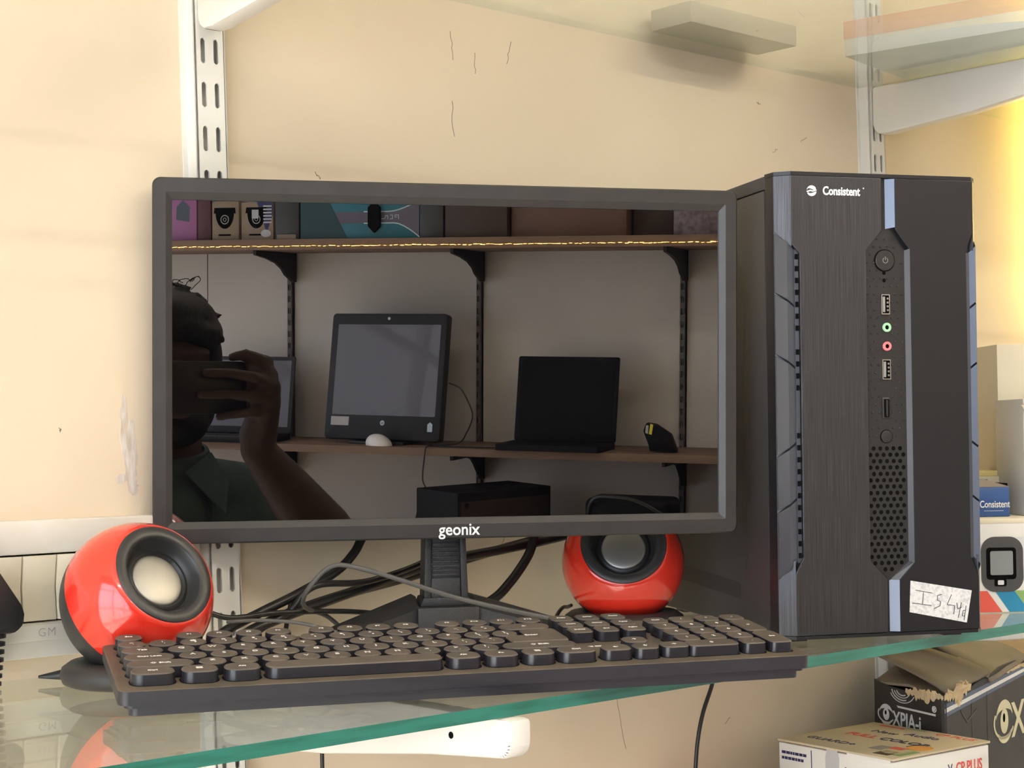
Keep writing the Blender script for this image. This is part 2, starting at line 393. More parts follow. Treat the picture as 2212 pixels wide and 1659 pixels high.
# ------------------------------------------------------------------ monitor
MM = Matrix(((.8657, .5003, -.0147, .1567), (-.5005, .8650, -.0347, -.0886), (-.0046, .0374, .9993, .0854), (0, 0, 0, 1)))
mon = empty('monitor', MM, 'black flat-screen monitor with a glossy switched-off screen reflecting the shop', 'monitor')
MW, MH = .441, .2635
outer = rrect(-MW/2, MW/2, 0, MH, .006); sx, st, sb = .0140, .0158, .0155
def ringframe(m, o_, i_, y0, y1, mi=0):
    """frame between two same-length loops (x,z); o_ at y0, i_ at y1"""
    b = bmesh.new(); A = [b.verts.new((p[0], y0, p[1])) for p in o_]; B = [b.verts.new((p[0], y1, p[1])) for p in i_]
    k = len(A)
    for i in range(k): b.faces.new((A[i], A[(i+1) % k], B[(i+1) % k], B[i]))
    bmesh.ops.recalc_face_normals(b, faces=b.faces); m._merge(b, None, mi)
def loop(dx, dt, db, r, n=6): return rrect(-MW/2+dx, MW/2-dx, db, MH-dt, r, n)
m = MB()
L0 = loop(0, 0, 0, .006); L1 = loop(.0012, .0012, .0012, .005); L2 = loop(.0095, .0105, .0108, .0012); L3 = loop(sx, st, sb, .0006)
L4 = loop(.0008, .0008, .0008, .0055)
ringframe(m, L0, L0, .012, .0014); ringframe(m, L0, L1, .0014, 0); ringframe(m, L1, L2, 0, .0002); ringframe(m, L2, L3, .0002, .0032)
ringframe(m, L3, L3, .0032, .0052)
m.build('bezel', m_bez, mon, 25)
m = MB(); m.prism([(p[0], p[1]) for p in loop(sx-.001, st-.001, sb-.001, .0006)], .0046, .0052, 'y'); m.build('screen', m_screen, mon, 0)
m = MB(); m.prism(loop(.001, .001, .001, .005), .0055, .016, 'y', taper=loop(.004, .004, .004, .008))
m.prism(rrect(-.17, .17, .03, .235, .02), .016, .038, 'y', taper=rrect(-.14, .14, .05, .215, .03))
m.build('back_cover', m_blkt, mon, 30)
m = MB(); m.text('geonix', .0125, T(.0024, -.0003, .0066) @ FACE, bold=.00018, sx=.92); m.build('brand_lettering', m_white, mon, 0)
# neck and foot, standing upright on the shelf
NM = T(.1652, -.0667, 0) @ Rz(-.5242)
NL = MM.inverted() @ NM
m = MB()
m.prism([(-.0150, .034), (.0150, .034), (.0130, .100), (-.0130, .100)], .004, .020, 'y', bev=.001)
m.prism([(-.0172, .034), (-.0118, .034), (-.0105, .100), (-.0150, .100)], .0005, .022, 'y', bev=.0008)
m.prism([(.0118, .034), (.0172, .034), (.0150, .100), (.0105, .100)], .0005, .022, 'y', bev=.0008)
for k in range(12): m.box(-.0102, .0102, .0028, .0045, .056+k*.0033, .0578+k*.0033, bev=.0003)
m.box(-.0112, .0112, .0020, .005, .034, .0545, bev=.0005)
m.box(-.03, .03, .014, .022, .095, .15)
o = m.build('stand_neck', m_blkt, mon); o.matrix_local = NL
m = MB()
m.prism([(-.0235, 0), (.0235, 0), (.0235, .0335), (-.0235, .0335)], -.010, .034, 'y', bev=.0012)
m.prism([(-.020, .0335), (.020, .0335), (.0175, .040), (-.0175, .040)], .0, .028, 'y', bev=.0008)
for s_ in (-1, 1):
    # sloping leg of the foot: high at the centre, low at the tip
    b = bmesh.new()
    A = [(s_*.022, -.006, 0), (s_*.022, .034, 0), (s_*.022, .034, .0405), (s_*.022, .010, .0405), (s_*.022, -.006, .0325)]
    B = [(s_*.112, -.040, 0), (s_*.120, -.022, 0), (s_*.120, -.022, .012), (s_*.117, -.030, .012), (s_*.112, -.040, .008)]
    va = [b.verts.new(p) for p in A]; vb = [b.verts.new(p) for p in B]
    b.faces.new(va); b.faces.new(vb)
    for i in range(5): b.faces.new((va[i], va[(i+1) % 5], vb[(i+1) % 5], vb[i]))
    bmesh.ops.recalc_face_normals(b, faces=b.faces); m._merge(b, None, 0)
o = m.build('stand_foot', m_blkt, mon, 30); o.matrix_local = NL

# ------------------------------------------------------------------ computer tower
TM = Matrix(((.88747, .46087, .00034, .36271), (-.46086, .88746, -.00545, -.24264), (-.00281, .00468, .99999, .004), (0, 0, 0, 1)))
tw = empty('computer_tower', TM, 'black desktop computer tower with a brushed front and a paper label', 'computer')
H = .3562; TW = .1544; D = .285
# steel case behind the bezel
m = MB(); m.box(-.0060, TW+.0080, .014, D, 0, H-.004, bev=.0015); m.box(-.0121, TW+.0084, .0222, D, H-.0115, H-.0010, bev=.001)
m.build('case', m_steel, tw)
m = MB()
# left side panel with its raised frame and pressed-in middle
def sp(pts, x0, x1): m.prism([(p[0], p[1]) for p in pts], x0, x1, 'x', bev=.0008)
# pressed-in middle with sloping walls, framed by a flat border
o0 = [(.0228, .060), (.0228, .003), (D-.03, .003), (D-.004, .003), (D-.004, .30), (D-.004, H-.0125), (.088, H-.0125), (.0228, H-.0125)]
o1 = [(.0576, .078), (.0776, .0240), (D-.045, .0300), (D-.025, .055), (D-.025, .285), (D-.045, .312), (.088, .312), (.0576, .275)]
o2 = [(.0800, .082), (.0930, .0360), (D-.055, .0410), (D-.040, .060), (D-.040, .280), (D-.055, .300), (.106, .300), (.0800, .268)]
b = bmesh.new()
def lp(o_, x_): return [b.verts.new((x_, p[0], p[1])) for p in o_]
E0, E1, E2, E3 = lp(o0, -.0062), lp(o0, -.0122), lp(o1, -.0122), lp(o2, -.0066)
for P_, Q_ in ((E0, E1), (E1, E2), (E2, E3)):
    for i in range(8): b.faces.new((P_[i], P_[(i+1) % 8], Q_[(i+1) % 8], Q_[i]))
b.faces.new(E3); bmesh.ops.recalc_face_normals(b, faces=b.faces); m._merge(b, None, 0)
m.build('side_panel', m_steel, tw, 4)
for k_, (a_, c_) in enumerate(((.02, .04), (D-.04, D-.02))):
    for xx in (.01, TW-.012):
        m = MB(); m.box(xx-.008, xx+.008, a_, c_, -.004, .0, bev=.0008); m.build('foot', m_blk, tw)
# bezel shell: chamfered plan, extruded full height with a dark cap line
plan = [(-.0120, .0220), (-.0120, .0215), (-.0105, .0083), (0, .0004), (TW-.0010, .0004), (TW+.0060, .0083), (TW+.0085, .0135), (TW+.0085, .0150)]
plan2 = [(-.0116, .0220), (-.0116, .0213), (-.0100, .0105), (0, .0040), (TW-.0010, .0040), (TW+.0055, .0105), (TW+.0080, .0137), (TW+.0080, .0150)]
m = MB()
m.prism(plan, 0, .0025, 'z'); m.prism([(p[0], p[1]) for p in plan], H-.0028, H, 'z')
m.prism(plan2, .0025, H-.0028, 'z')
# upper and lower chamfer faces on both sides
for s_ in (-1, 1):
    X = (lambda u: u) if s_ < 0 else (lambda u: TW-(u*.55 if u < 0 else u))
    for z0, z1, z0b, z1b in ((.3105, H-.0032, .2985, H-.0032), (.003, .0445, .003, .0605)):
        b = bmesh.new()
        vs = [(X(-.0103), .0083, z0), (X(-.0103), .0083, z1), (X(0), .0003, z1b), (X(0), .0003, z0b)]
        f1 = [b.verts.new(p) for p in vs]; f2 = [b.verts.new((p[0]+(.004 if s_ < 0 else -.004), p[1]+.006, p[2])) for p in vs]
        b.faces.new(f1); b.faces.new(f2)
        for i in range(4): b.faces.new((f1[i], f1[(i+1) % 4], f2[(i+1) % 4], f2[i]))
        bmesh.ops.recalc_face_normals(b, faces=b.faces); m._merge(b, None, 1)
m.build('bezel', [m_panel, m_brush], tw, 20)
# wing armour segments along both edges, split by slanted grooves
def wing(s_, kind):
    X = (lambda u: u) if s_ < 0 else (lambda u: TW-(u*.55 if u < 0 else u))
    # outer column (bright facet) and inner column (falls back to the vent strip)
    zt, zb = .3085, .0455
    g = .0012
    outerz = [(.3085, .2640), (.2620, .2170), (.2150, .1400), (.1380, .0975), (.0955, .0455)]
    tilt_ = [(.006, -.0075), (-.0075, -.0075), (-.0075, .0075), (.0075, .0090), (.009, -.010)]
    for i, (za, zc) in enumerate(outerz):
        a, c_ = (-.012 if i == 0 else (-.010 if i < 3 else .010)), (-.010 if i < 2 else (.010 if i < 4 else .014))
        m_ = MB(); b = bmesh.new()
        x0, x1, x2 = X(-.0098), X(-.0038), X(.0030)
        P1 = [(x0, .0092, za), (x1, .0004, za+a*.55), (x1, .0004, zc+c_*.55), (x0, .0092, zc)]
        P2 = [(x1, .0004, za+a*.55), (x2, .0026, za+a), (x2, .0026, zc+c_*1.0), (x1, .0004, zc+c_*.55)]
        for P in (P1, P2):
            f1 = [b.verts.new(p) for p in P]; f2 = [b.verts.new((p[0], p[1]+.006, p[2])) for p in P]
            b.faces.new(f1); b.faces.new(f2)
            for q in range(4): b.faces.new((f1[q], f1[(q+1) % 4], f2[(q+1) % 4], f2[q]))
        bmesh.ops.remove_doubles(b, verts=b.verts, dist=1e-5); bmesh.ops.recalc_face_normals(b, faces=b.faces)
        m_._merge(b, None, 0); m_.build('armour_segment', m_bevel, tw, 10)
    m_ = MB(); xs = (X(.0028), X(.0062)); lo, hi = min(xs), max(xs)
    m_.box(lo, hi, .0020, .0045, .058, .2965, mi=0)
    z = .291
    k = 0
    while z > .062:
        if s_ < 0 and k not in (7, 12, 13, 14): m_.box(X(.0045)-.0011, X(.0045)+.0012, .0012, .0024, z-.0020, z+.0020, mi=1)
        z -= .0091; k += 1
    m_.build('vent_strip', [m_bevel, m_dark], tw, 0)
wing(-1, 0); wing(1, 0)
# brushed left face plate
m = MB()
ucut = .0066
L = [(0, .003), (.0762, .003), (.0762, .0432), (.0622, .0575), (.0622, .2970), (.0757, .3128), (.0757, H-.0032), (0, H-.0032), (0, .3005), (ucut, .2935), (ucut, .0620), (0, .0500)]
m.prism(list(reversed(L)), 0, .006, 'y', bev=.0004); m.build('brushed_front_plate', m_brush, tw, 20)
m = MB(); rr = TW-.0066
Rp = [(.0868, H-.0032), (.0868, .3135), (.0975, .2995), (.0992, .2985), (.0992, .0560), (.0862, .0425), (.0862, .003), (TW, .003), (TW, .0440), (rr, .0590), (rr, .2985), (TW-.0008, .3125), (TW-.0008, H-.0032)]
m.prism(list(reversed(Rp)), -.0004, .006, 'y', bev=.0004); m.build('satin_front_plate', m_panel, tw, 20)
# daylight-tinted bevels beside the centre strip
def bevel_strip(x0, x1, z0, z1, z0b=None, z1b=None, y0=.0042, y1=-.0002):
    b = bmesh.new(); z0b = z0 if z0b is None else z0b; z1b = z1 if z1b is None else z1b
    P = [(x0, y0, z0), (x1, y1, z0b), (x1, y1, z1b), (x0, y0, z1)]
    f1 = [b.verts.new(p) for p in P]; f2 = [b.verts.new((p[0]+.0002, p[1]+.003, p[2])) for p in P]
    b.faces.new(f1); b.faces.new(f2)
    for q in range(4): b.faces.new((f1[q], f1[(q+1) % 4], f2[(q+1) % 4], f2[q]))
    bmesh.ops.recalc_face_normals(b, faces=b.faces)
    m = MB(); m._merge(b, None, 0); m.build('bevel_strip', m_bevel, tw, 0)
bevel_strip(.0803, .0868, .3140, H-.0034, .3152)
bevel_strip(.0958, .0992, .0570, .2975, .0560, .2988)
bevel_strip(.0792, .0862, .0032, .0428, z1b=.0428)
b = bmesh.new(); P = [(.0795, .0045, .0430), (.0860, .0002, .0425), (.0992, .0002, .0560), (.0962, .0045, .0572)]
f1 = [b.verts.new(p) for p in P]; f2 = [b.verts.new((p[0], p[1]+.003, p[2])) for p in P]; b.faces.new(f1); b.faces.new(f2)
for q in range(4): b.faces.new((f1[q], f1[(q+1) % 4], f2[(q+1) % 4], f2[q]))
bmesh.ops.recalc_face_normals(b, faces=b.faces); m = MB(); m._merge(b, None, 0); m.build('bevel_strip', m_bevel, tw, 0)
# recessed port panel
m = MB()
m.prism([(.0620, .0565), (.0760, .0425), (.0800, .0425), (.0965, .0570), (.0965, .2985), (.0845, .3135), (.0772, .3135), (.0620, .2975)], .0036, .0058, 'y')
z = .1440; row = 0
while z > .046:
    half = .0170 if z > .058 else max(.002, .0170-(.060-z)*1.05)
    for k in range(-6, 7):
        x = .0790+(k+(.5 if row % 2 else 0))*.0056
        if abs(x-.0790) < half-.0008:
            m.lathe([(0, .00005), (.00175, .00005)], 10, T(x, .00345, z) @ Rx(PI/2), 1)
    z -= .0049; row += 1
rnd = random.Random(3); z = .3060; row = 0
while z > .150:
    half = .0165 if z < .296 else max(.003, .0165-(z-.296)*.95)
    for k in range(-6, 7):
        x = .0790+(k+(.5 if row % 2 else 0))*.0058
        if abs(x-.0790) > half-.001: continue
        if abs(x-.0790) < .0055 and (z < .268): continue
        if (x-.0840)**2+(z-.2895)**2 < .0092**2: continue
        m.ball((x, .0036, z), .0011, sc=(1, .8, .8), u=8, v=6, mi=0)
    z -= .0061; row += 1
m.build('port_panel', [m_mesh, m_dark], tw, 25)
def yM(x, z, y=.0036): return T(x, y, z) @ Rx(PI/2)
m = MB(); pz, px = .2895, .0792
m.lathe([(.0080, 0), (.0080, .0008), (.0086, .0008), (.0086, 0)], 40, yM(px, pz), 1)
m.lathe([(.0079, 0), (.0079, .0014), (.0074, .0018), (0, .0019)], 40, yM(px, pz), 0)
for k in range(10):
    a0, a1 = rad(125+290*k/10), rad(125+290*(k+1)/10)
    m.stroke([(px+.0021*math.cos(a0), pz+.0021*math.sin(a0)), (px+.0021*math.cos(a1), pz+.0021*math.sin(a1))], .0004, .0003, T(0, .0017, 0), 2)
m.stroke([(px, pz+.0003), (px, pz+.0028)], .0004, .0003, T(0, .0017, 0), 2)
m.build('power_button', [m_mesh, m_dark, m_greyp], tw, 30)
m = MB(); px, pz = .0788, .1532
m.lathe([(.0048, 0), (.0048, .0006), (.0052, .0006), (.0052, 0)], 32, yM(px, pz), 1)
m.lathe([(.0047, 0), (.0047, .0010), (.0043, .0012), (0, .0012)], 32, yM(px, pz), 0)
m.build('reset_button', [m_mesh, m_dark], tw, 30)
for z in (.2798, .2740):
    m = MB(); m.lathe([(0, .0002), (.0015, .0002)], 16, yM(.0788, z)); m.build('indicator_hole', m_dark, tw, 0)
for z in (.2554, .2050):
    m = MB(); cx = .0792
    m.prism(rrect(cx-.0036, cx+.0036, z-.0078, z+.0078, .0006), .0030, .0034, 'y', mi=1)
    ringframe(m, rrect(cx-.0036, cx+.0036, z-.0078, z+.0078, .0006), rrect(cx-.0036, cx+.0036, z-.0078, z+.0078, .0006), .0036, .0020)
    ringframe(m, rrect(cx-.0036, cx+.0036, z-.0078, z+.0078, .0006), rrect(cx-.0029, cx+.0029, z-.0070, z+.0070, .0004), .0020, .0020)
    m.box(cx-.0024, cx-.0003, .0022, .0034, z-.0060, z+.0060, mi=2, bev=.0002)
    for q in range(4): m.box(cx+.0012, cx+.0026, .0024, .0034, z-.0052+q*.0030, z-.0038+q*.0030, mi=0)
    m.build('usb_port', [m_chrome, m_dark, m_greyp], tw, 20)
for z, mm_, nm in ((.2376, m_green, 'green headphone socket'), (.2230, m_pink, 'pink microphone socket')):
    m = MB(); m.lathe([(.0036, 0), (.0036, .0012), (.0031, .0016), (.0018, .0015), (.0017, .0002)], 28, yM(.0803, z), 0)
    m.lathe([(0, .0004), (.0018, .0004)], 20, yM(.0803, z), 1); o = m.build('audio_jack', [mm_, m_dark], tw, 40); o['label'] = nm
m = MB(); cx, z = .0790, .1752
ringframe(m, rrect(cx-.0035, cx+.0035, z-.0082, z+.0082, .0010), rrect(cx-.0022, cx+.0022, z-.0070, z+.0070, .0008), .0030, .0026)
m.prism(rrect(cx-.0024, cx+.0024, z-.0072, z+.0072, .0008), .0029, .0034, 'y', mi=1)
m.box(cx-.0007, cx+.0009, .0020, .0030, z-.0064, z+.0064, mi=0)
m.build('blank_slot', [m_mesh, m_dark], tw, 20)
# maker's mark
m = MB(); cx, cz, r = .0172, .3416, .0041
arc = lambda a, b, rr_, n=14: [(cx+rr_*math.cos(rad(a+(b-a)*k/n)), cz+rr_*math.sin(rad(a+(b-a)*k/n))) for k in range(n+1)]
for (a0, a1, lo) in ((28, 172, .0012), (208, 352, -.0012)):
    A = arc(a0, a1, r); n_ = len(A)
    inner = [(A[-1-k][0]*.86+cx*.14, (cz+lo)+(math.sin(k/(n_-1)*PI*1.6)*.0007 if lo > 0 else -math.sin((1-k/(n_-1))*PI*1.6)*.0007)) for k in range(n_)]
    m.prism(A+inner, -.0002, 0, 'y')
m.stroke([(cx-.0036, cz-.0006), (cx-.001, cz+.0002), (cx+.001, cz-.0002), (cx+.0036, cz+.0006)], .0011, .0002)
m.text('Consistent', .0092, T(.0419, -.0002, .3416) @ FACE, bold=.00024, sx=.77)
m.lathe([(0, .0002), (.0006, .0002)], 10, T(.0606, 0, .3446) @ Rx(PI/2))
m.build('brand_lettering', m_white, tw, 0)
# paper label with pen writing
m = MB()
pp = [(.0941, .0178), (.0953, .0420), (.1477, .0328), (.1430, .0080)]
m.prism(pp, -.0004, -.0008, 'y')
def pen(pts, w=.00045): m.stroke([(a, b) for a, b in pts], w, .0002, T(0, -.0008, 0), 1)
pen([(.0995, .0345), (.1135, .0318)]); pen([(.1060, .0325), (.1050, .0240)]); pen([(.0965, .0248), (.1125, .0222)])
pen([(.1215, .0305), (.1180, .0298), (.1178, .0262), (.1205, .0250), (.1200, .0218), (.1150, .0198)])
pen([(.1300, .0300), (.1262, .0225), (.1325, .0215)]); pen([(.1325, .0215), (.1318, .0150)])
pen([(.1345, .0235), (.1352, .0190), (.1385, .0200)]); pen([(.1385, .0235), (.1355, .0120)])
pen([(.1400, .0175), (.1390, .0135), (.1412, .0130), (.1418, .0175), (.1400, .0175)]); pen([(.1425, .0210), (.1405, .0100)])
m.build('paper_label', [m_paper, m_ink], tw, 0)

# ------------------------------------------------------------------ keyboard
KM = T(-.1752, -.1804, .0180) @ Rz(-.4261) @ Ry(.0035) @ Rx(.1075)
kb = empty('keyboard', KM, 'full-size black keyboard with round dusty keys at the front of the glass shelf', 'keyboard')
KL, KD = .440, .1223
m = MB()
m.prism(rrect(0, KL, 0, KD, .006), -.0086, -.0004, 'z', mi=1)
m.prism(rrect(0, KL, 0, KD, .006), -.0004, 0, 'z', mi=0, taper=rrect(.0006, KL-.0006, .0006, KD-.0006, .0056), cap_mi=0)
m.prism(rrect(.0035, KL-.0035, .0010, KD-.003, .005), -.0105, -.0086, 'z', mi=1)
m.prism(rrect(.0062, KL-.0075, .0016, KD-.005, .005), -.0150, -.0105, 'z', mi=1)
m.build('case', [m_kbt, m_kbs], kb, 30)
for x in (.05, KL-.05):
    m = MB(); m.box(x-.012, x+.012, KD-.022, KD-.014, -.028, -.0145, bev=.001); m.build('fold_out_foot', m_kbs, kb)
    m = MB(); m.box(x-.010, x+.010, .006, .012, -.0162, -.0150, bev=.0003); m.build('rubber_foot', m_rub, kb)
def keycap(x0, x1, v0, v1, r, legend=None, name='key', lsize=.0052, h=.0072, poly=None, lx=0, ly=0, sub=None):
    m = MB(); n = 8 if r > .004 else 4
    P = poly or rrect(x0, x1, v0, v1, r, n)
    cx, cy = sum(p[0] for p in P)/len(P), sum(p[1] for p in P)/len(P)
    def sc(f, P=P):
        w_ = max(p[0] for p in P)-min(p[0] for p in P); h_ = max(p[1] for p in P)-min(p[1] for p in P)
        return [(cx+(p[0]-cx)*(1-2*f/w_), cy+(p[1]-cy)*(1-2*f/h_)) for p in P]
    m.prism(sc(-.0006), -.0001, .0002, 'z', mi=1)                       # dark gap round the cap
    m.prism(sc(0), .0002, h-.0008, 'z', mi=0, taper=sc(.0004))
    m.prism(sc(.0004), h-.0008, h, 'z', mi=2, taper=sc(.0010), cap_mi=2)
    if legend:
        m.text(legend, lsize, T(cx+lx, cy+ly, h+.0001), mi=3, bold=.00006, ext=.00008)
    if sub: m.text(sub, lsize*.8, T(cx+lx+.001, cy+ly-.0042, h+.0001), mi=3, ext=.00008)
    return m.build(name, [m_keys, m_dark, m_keyt, m_leg], kb, 30)
UK = .01905; KX = .0060
rows = dict(fn=.1095, num=.0900, q=.0722, a=.0544, z=.0366, sp=.0188)
def uk(u): return KX+u*UK
kr = .0087
def rnd_key(u, v, leg, sub=None, size=.0050): return keycap(uk(u)+UK/2-kr, uk(u)+UK/2+kr, v-kr, v+kr, kr, leg, lsize=size, sub=sub, ly=.0018 if sub else .001)
def wide(u0, u1, v, leg, name='key', size=.0040, r=kr, vv=None):
    return keycap(uk(u0)+.0013, uk(u1)-.0013, v-kr, (vv or v)+kr, r, leg, name, size)
rnd_key(0, rows['fn'], 'Esc', size=.0036)
for k, u in enumerate([2, 3, 4, 5, 6.5, 7.5, 8.5, 9.5, 11, 12, 13, 14]): rnd_key(u, rows['fn'], 'F%d' % (k+1), size=.0036)
for k, s in enumerate('`1234567890-='):
    rnd_key(k, rows['num'], '~!@#$%^&*()_+'[k], sub=s, size=.0040)
wide(13, 15, rows['num'], '\u2190', 'backspace_key')
wide(0, 1.5, rows['q'], 'Tab')
for k, s in enumerate('QWERTYUIOP'): rnd_key(1.5+k, rows['q'], s)
rnd_key(11.5, rows['q'], '{', sub='['); rnd_key(12.5, rows['q'], '}', sub=']')
wide(0, 1.75, rows['a'], 'Caps Lock', 'caps_lock_key', .0034)
for k, s in enumerate('ASDFGHJKL'): rnd_key(1.75+k, rows['a'], s)
rnd_key(10.75, rows['a'], ':', sub=';'); rnd_key(11.75, rows['a'], '"', sub="'")
# stepped enter key covering two rows
x0, x1, xm = uk(12.75)+.0013, uk(15)-.0013, uk(13.6)
v0, v1, vm = rows['a']-kr, rows['q']+kr, rows['q']-kr+.0005
E_ = [(x0+.004, v0), (x1-.004, v0), (x1-.001, v0+.001), (x1, v0+.004), (x1, v1-.004), (x1-.001, v1-.001), (x1-.004, v1), (xm+.004, v1), (xm+.001, v1-.001), (xm, v1-.004), (xm, vm+.001), (xm-.001, vm), (x0+.004, vm), (x0+.001, vm-.001), (x0, vm-.004), (x0, v0+.004), (x0+.001, v0+.001)]
keycap(0, 0, 0, 0, .003, 'Enter', 'enter_key', .0042, poly=E_)
wide(0, 2.25, rows['z'], '\u21e7 Shift', 'shift_key', .0040)
for k, s in enumerate('ZXCVBNM'): rnd_key(2.25+k, rows['z'], s)
rnd_key(9.25, rows['z'], '<', sub=','); rnd_key(10.25, rows['z'], '>', sub='.'); rnd_key(11.25, rows['z'], '?', sub='/')
wide(12.25, 15, rows['z'], '\u21e7 Shift', 'shift_key', .0040)
for a, b_, s, nm in ((.0080, .0340, 'Ctrl', 'control_key'), (.0372, .0592, '', 'windows_key'), (.0622, .0842, 'Alt', 'alt_key'), (.0870, .1960, '', 'space_bar'), (.1990, .2205, 'Alt', 'alt_key'), (.2235, .2450, 'Fn', 'key'), (.2480, .2690, '', 'menu_key'), (.2715, .2965, 'Ctrl', 'control_key')):
    o = keycap(a, b_, rows['sp']-kr, rows['sp']+kr, .0072, s, nm, .0036)
    if nm in ('windows_key', 'menu_key'):
        cx = (a+b_)/2; m = MB()
        for dx in (-.0010, .0010):
            for dv in (-.0010, .0010): m.box(cx+dx-.0009, cx+dx+.0009, rows['sp']+.001+dv-.0009, rows['sp']+.001+dv+.0009, .0072, .0073)
        m.build('key_symbol', m_leg, o, 0)
def sq(u, v, leg, nm='key', size=.0028, w=1, hh=0, dx=0):
    return keycap(uk(u)+.0014+dx, uk(u+w)-.0014+dx, v-kr+.0004, v+kr+hh-.0004, .0045, leg, nm, size)
for k, s in enumerate(('PrtSc', 'ScrLk', 'Pause')): sq(15.25+k, rows['fn'], s)
for k, s in enumerate(('Insert', 'Home', 'PgUp')): sq(15.25+k, rows['num'], s)
for k, s in enumerate(('Delete', 'End', 'PgDn')): sq(15.25+k, rows['q'], s)
ar = lambda x0, x1, y0, y1, s: keycap(x0, x1, y0, y1, .0055, s, 'arrow_key', .0045)
ar(.3010, .3205, .0112, .0268, '\u2190'); ar(.3225, .3395, .0108, .0270, '\u2193'); ar(.3415, .3605, .0112, .0268, '\u2192'); ar(.3225, .3395, .0296, .0450, '\u2191')
for k, s in enumerate(('Num', '/', '*', '-')): sq(18.5+k, rows['num'] if False else rows['fn']-.0195 if False else rows['num'], s, size=.0038 if k else .0028)
for k, s in enumerate('789'): sq(18.5+k, rows['q'], s, size=.0046)
for k, s in enumerate('456'): sq(18.5+k, rows['a'], s, size=.0046)
for k, s in enumerate('123'): sq(18.5+k, rows['z'], s, size=.0046)
sq(21.5, rows['a'], '+', size=.0046, hh=.0178)
sq(21.5, rows['sp'], 'Ent', size=.0030, hh=.0178)
sq(18.5, rows['sp'], '0', size=.0046, w=2); sq(20.5, rows['sp'], '.', size=.0046)
m = MB()
for k in range(3): m.box(uk(15.6)+k*.0065, uk(15.6)+k*.0065+.0052, rows['a']-.003, rows['a']-.0008, -.0001, .0002, mi=0)
m.build('indicator_window', [m_leg], kb, 0)

# ------------------------------------------------------------------ ball speakers
def speaker(loc, facing, label, rr=.0505):
    x, y, z = loc
    root = empty('ball_speaker', T(x, y, 0), label, 'speaker', 'pair of red ball speakers')
    f = Vector(facing).normalized()
    Q = T(0, 0, z) @ f.to_track_quat('Z', 'Y').to_matrix().to_4x4()
    rho = lambda a: math.sqrt(max(0, rr*rr-a*a))
    m = MB(); m.lathe([(0, 0), (.044, 0), (.0485, .002), (.0505, .007), (.0490, .012), (.0440, .0155), (.034, .0158), (.028, .0128), (0, .0100)], 64); m.build('stand', m_rub, root, 50)
    a0 = -.004; red = .0355
    m = MB(); m.lathe([(rho(a), a) for a in [-rr+ (a0+rr)*k/16 for k in range(17)]], 64, Q); m.build('rear_shell', m_rub, root, 60)
    af = math.sqrt(rr*rr-red*red)
    m = MB(); m.lathe([(rho(a0)-.0008, a0)]+[(rho(a0+(af-a0)*k/16)+.0003, a0+(af-a0)*k/16) for k in range(17)]+[(red-.0008, af)], 72, Q); m.build('red_shell', m_red, root, 50)
    m = MB(); m.lathe([(red-.0004, af-.001), (red-.0006, af+.0005), (.0344, af+.0010), (.0285, af+.0012), (.0272, af+.0006), (.0264, af-.0008), (.0250, af-.0045), (.0238, af-.0075), (.0222, af-.0092)], 72, Q); m.build('front_ring', m_ring, root, 50)
    m = MB(); m.lathe([(.0224, af-.0088), (.0215, af-.0080), (.0200, af-.0074), (.0188, af-.0088), (.0182, af-.0096)], 64, Q); m.build('cone_surround', m_blk, root, 50)
    m = MB(); m.lathe([(.0183, af-.0096)]+[(.0183*math.cos(k/8*PI/2), af-.0092+.0020*math.sin(k/8*PI/2)) for k in range(1, 9)], 64, Q); m.build('dome', m_dome, root, 60)
    return root
cR, cF, cU = R_, Vector((fw.x, fw.y, 0)).normalized(), Vector((0, 0, 1))
sp1 = speaker((-.0827, -.0406, .0557), cR*.63+cU*.50-cF*.60, 'red and black ball speaker at the left end of the glass shelf')
sp2 = speaker((.3543, -.0698, .0557), -cF*.88+cU*.47-cR*.04, 'red and black ball speaker between the monitor and the computer tower')
m = MB(); b0 = -R_*.046; b0.z = .0062; b1 = -R_*.066; b1.z = .0045; m.tube([b0, b1], [.0042, .0010], 10); m.build('cable_boot', m_blk, sp1)

# ------------------------------------------------------------------ cables
def cable(name, pts, r, mtl, label, group=None, n=8, seg=10):
    m = MB(); m.tube(smooth_path(pts, n), r, seg); o = m.build(name, mtl)
    return tag(o, label, 'cable', group)
GC = 'black cables behind the monitor'
cable('power_cable', [(.165, -.030, .135), (.150, -.010, .105), (.134, -.005, .085), (.125, -.005, .073), (.108, -.005, .060), (.071, -.005, .045), (.038, -.005, .034), (.006, -.005, .022), (-.010, -.004, .006), (-.012, -.004, .0036)], .0036, m_cab, 'thick black cable running down left from behind the monitor to the speaker', GC)
cable('video_cable', [(.312, -.030, .130), (.305, -.022, .095), (.301, -.020, .079), (.293, -.020, .062), (.272, -.020, .041), (.251, -.018, .027), (.225, .010, .010), (.20, .022, .0040)], .0040, m_cab, 'thick black cable curving down between the stand neck and right speaker', GC)
cable('power_cable', [(.372, -.004, .085), (.348, -.008, .076), (.281, -.006, .068), (.211, -.004, .061), (.155, -.004, .050), (.101, -.006, .039), (.051, -.010, .029), (.015, -.018, .020), (.002, -.030, .006), (.0, -.034, .0042)], .0040, m_cab, 'thick black cable crossing behind the neck, uppermost of the crossing ones', GC)
cable('power_cable', [(.352, .010, .076), (.270, .012, .063), (.195, .012, .050), (.118, .006, .040), (.058, .002, .028), (.020, -.002, .014), (.004, -.012, .0042)], .0038, m_cab, 'thick black cable crossing behind the neck nearest the wall', GC)
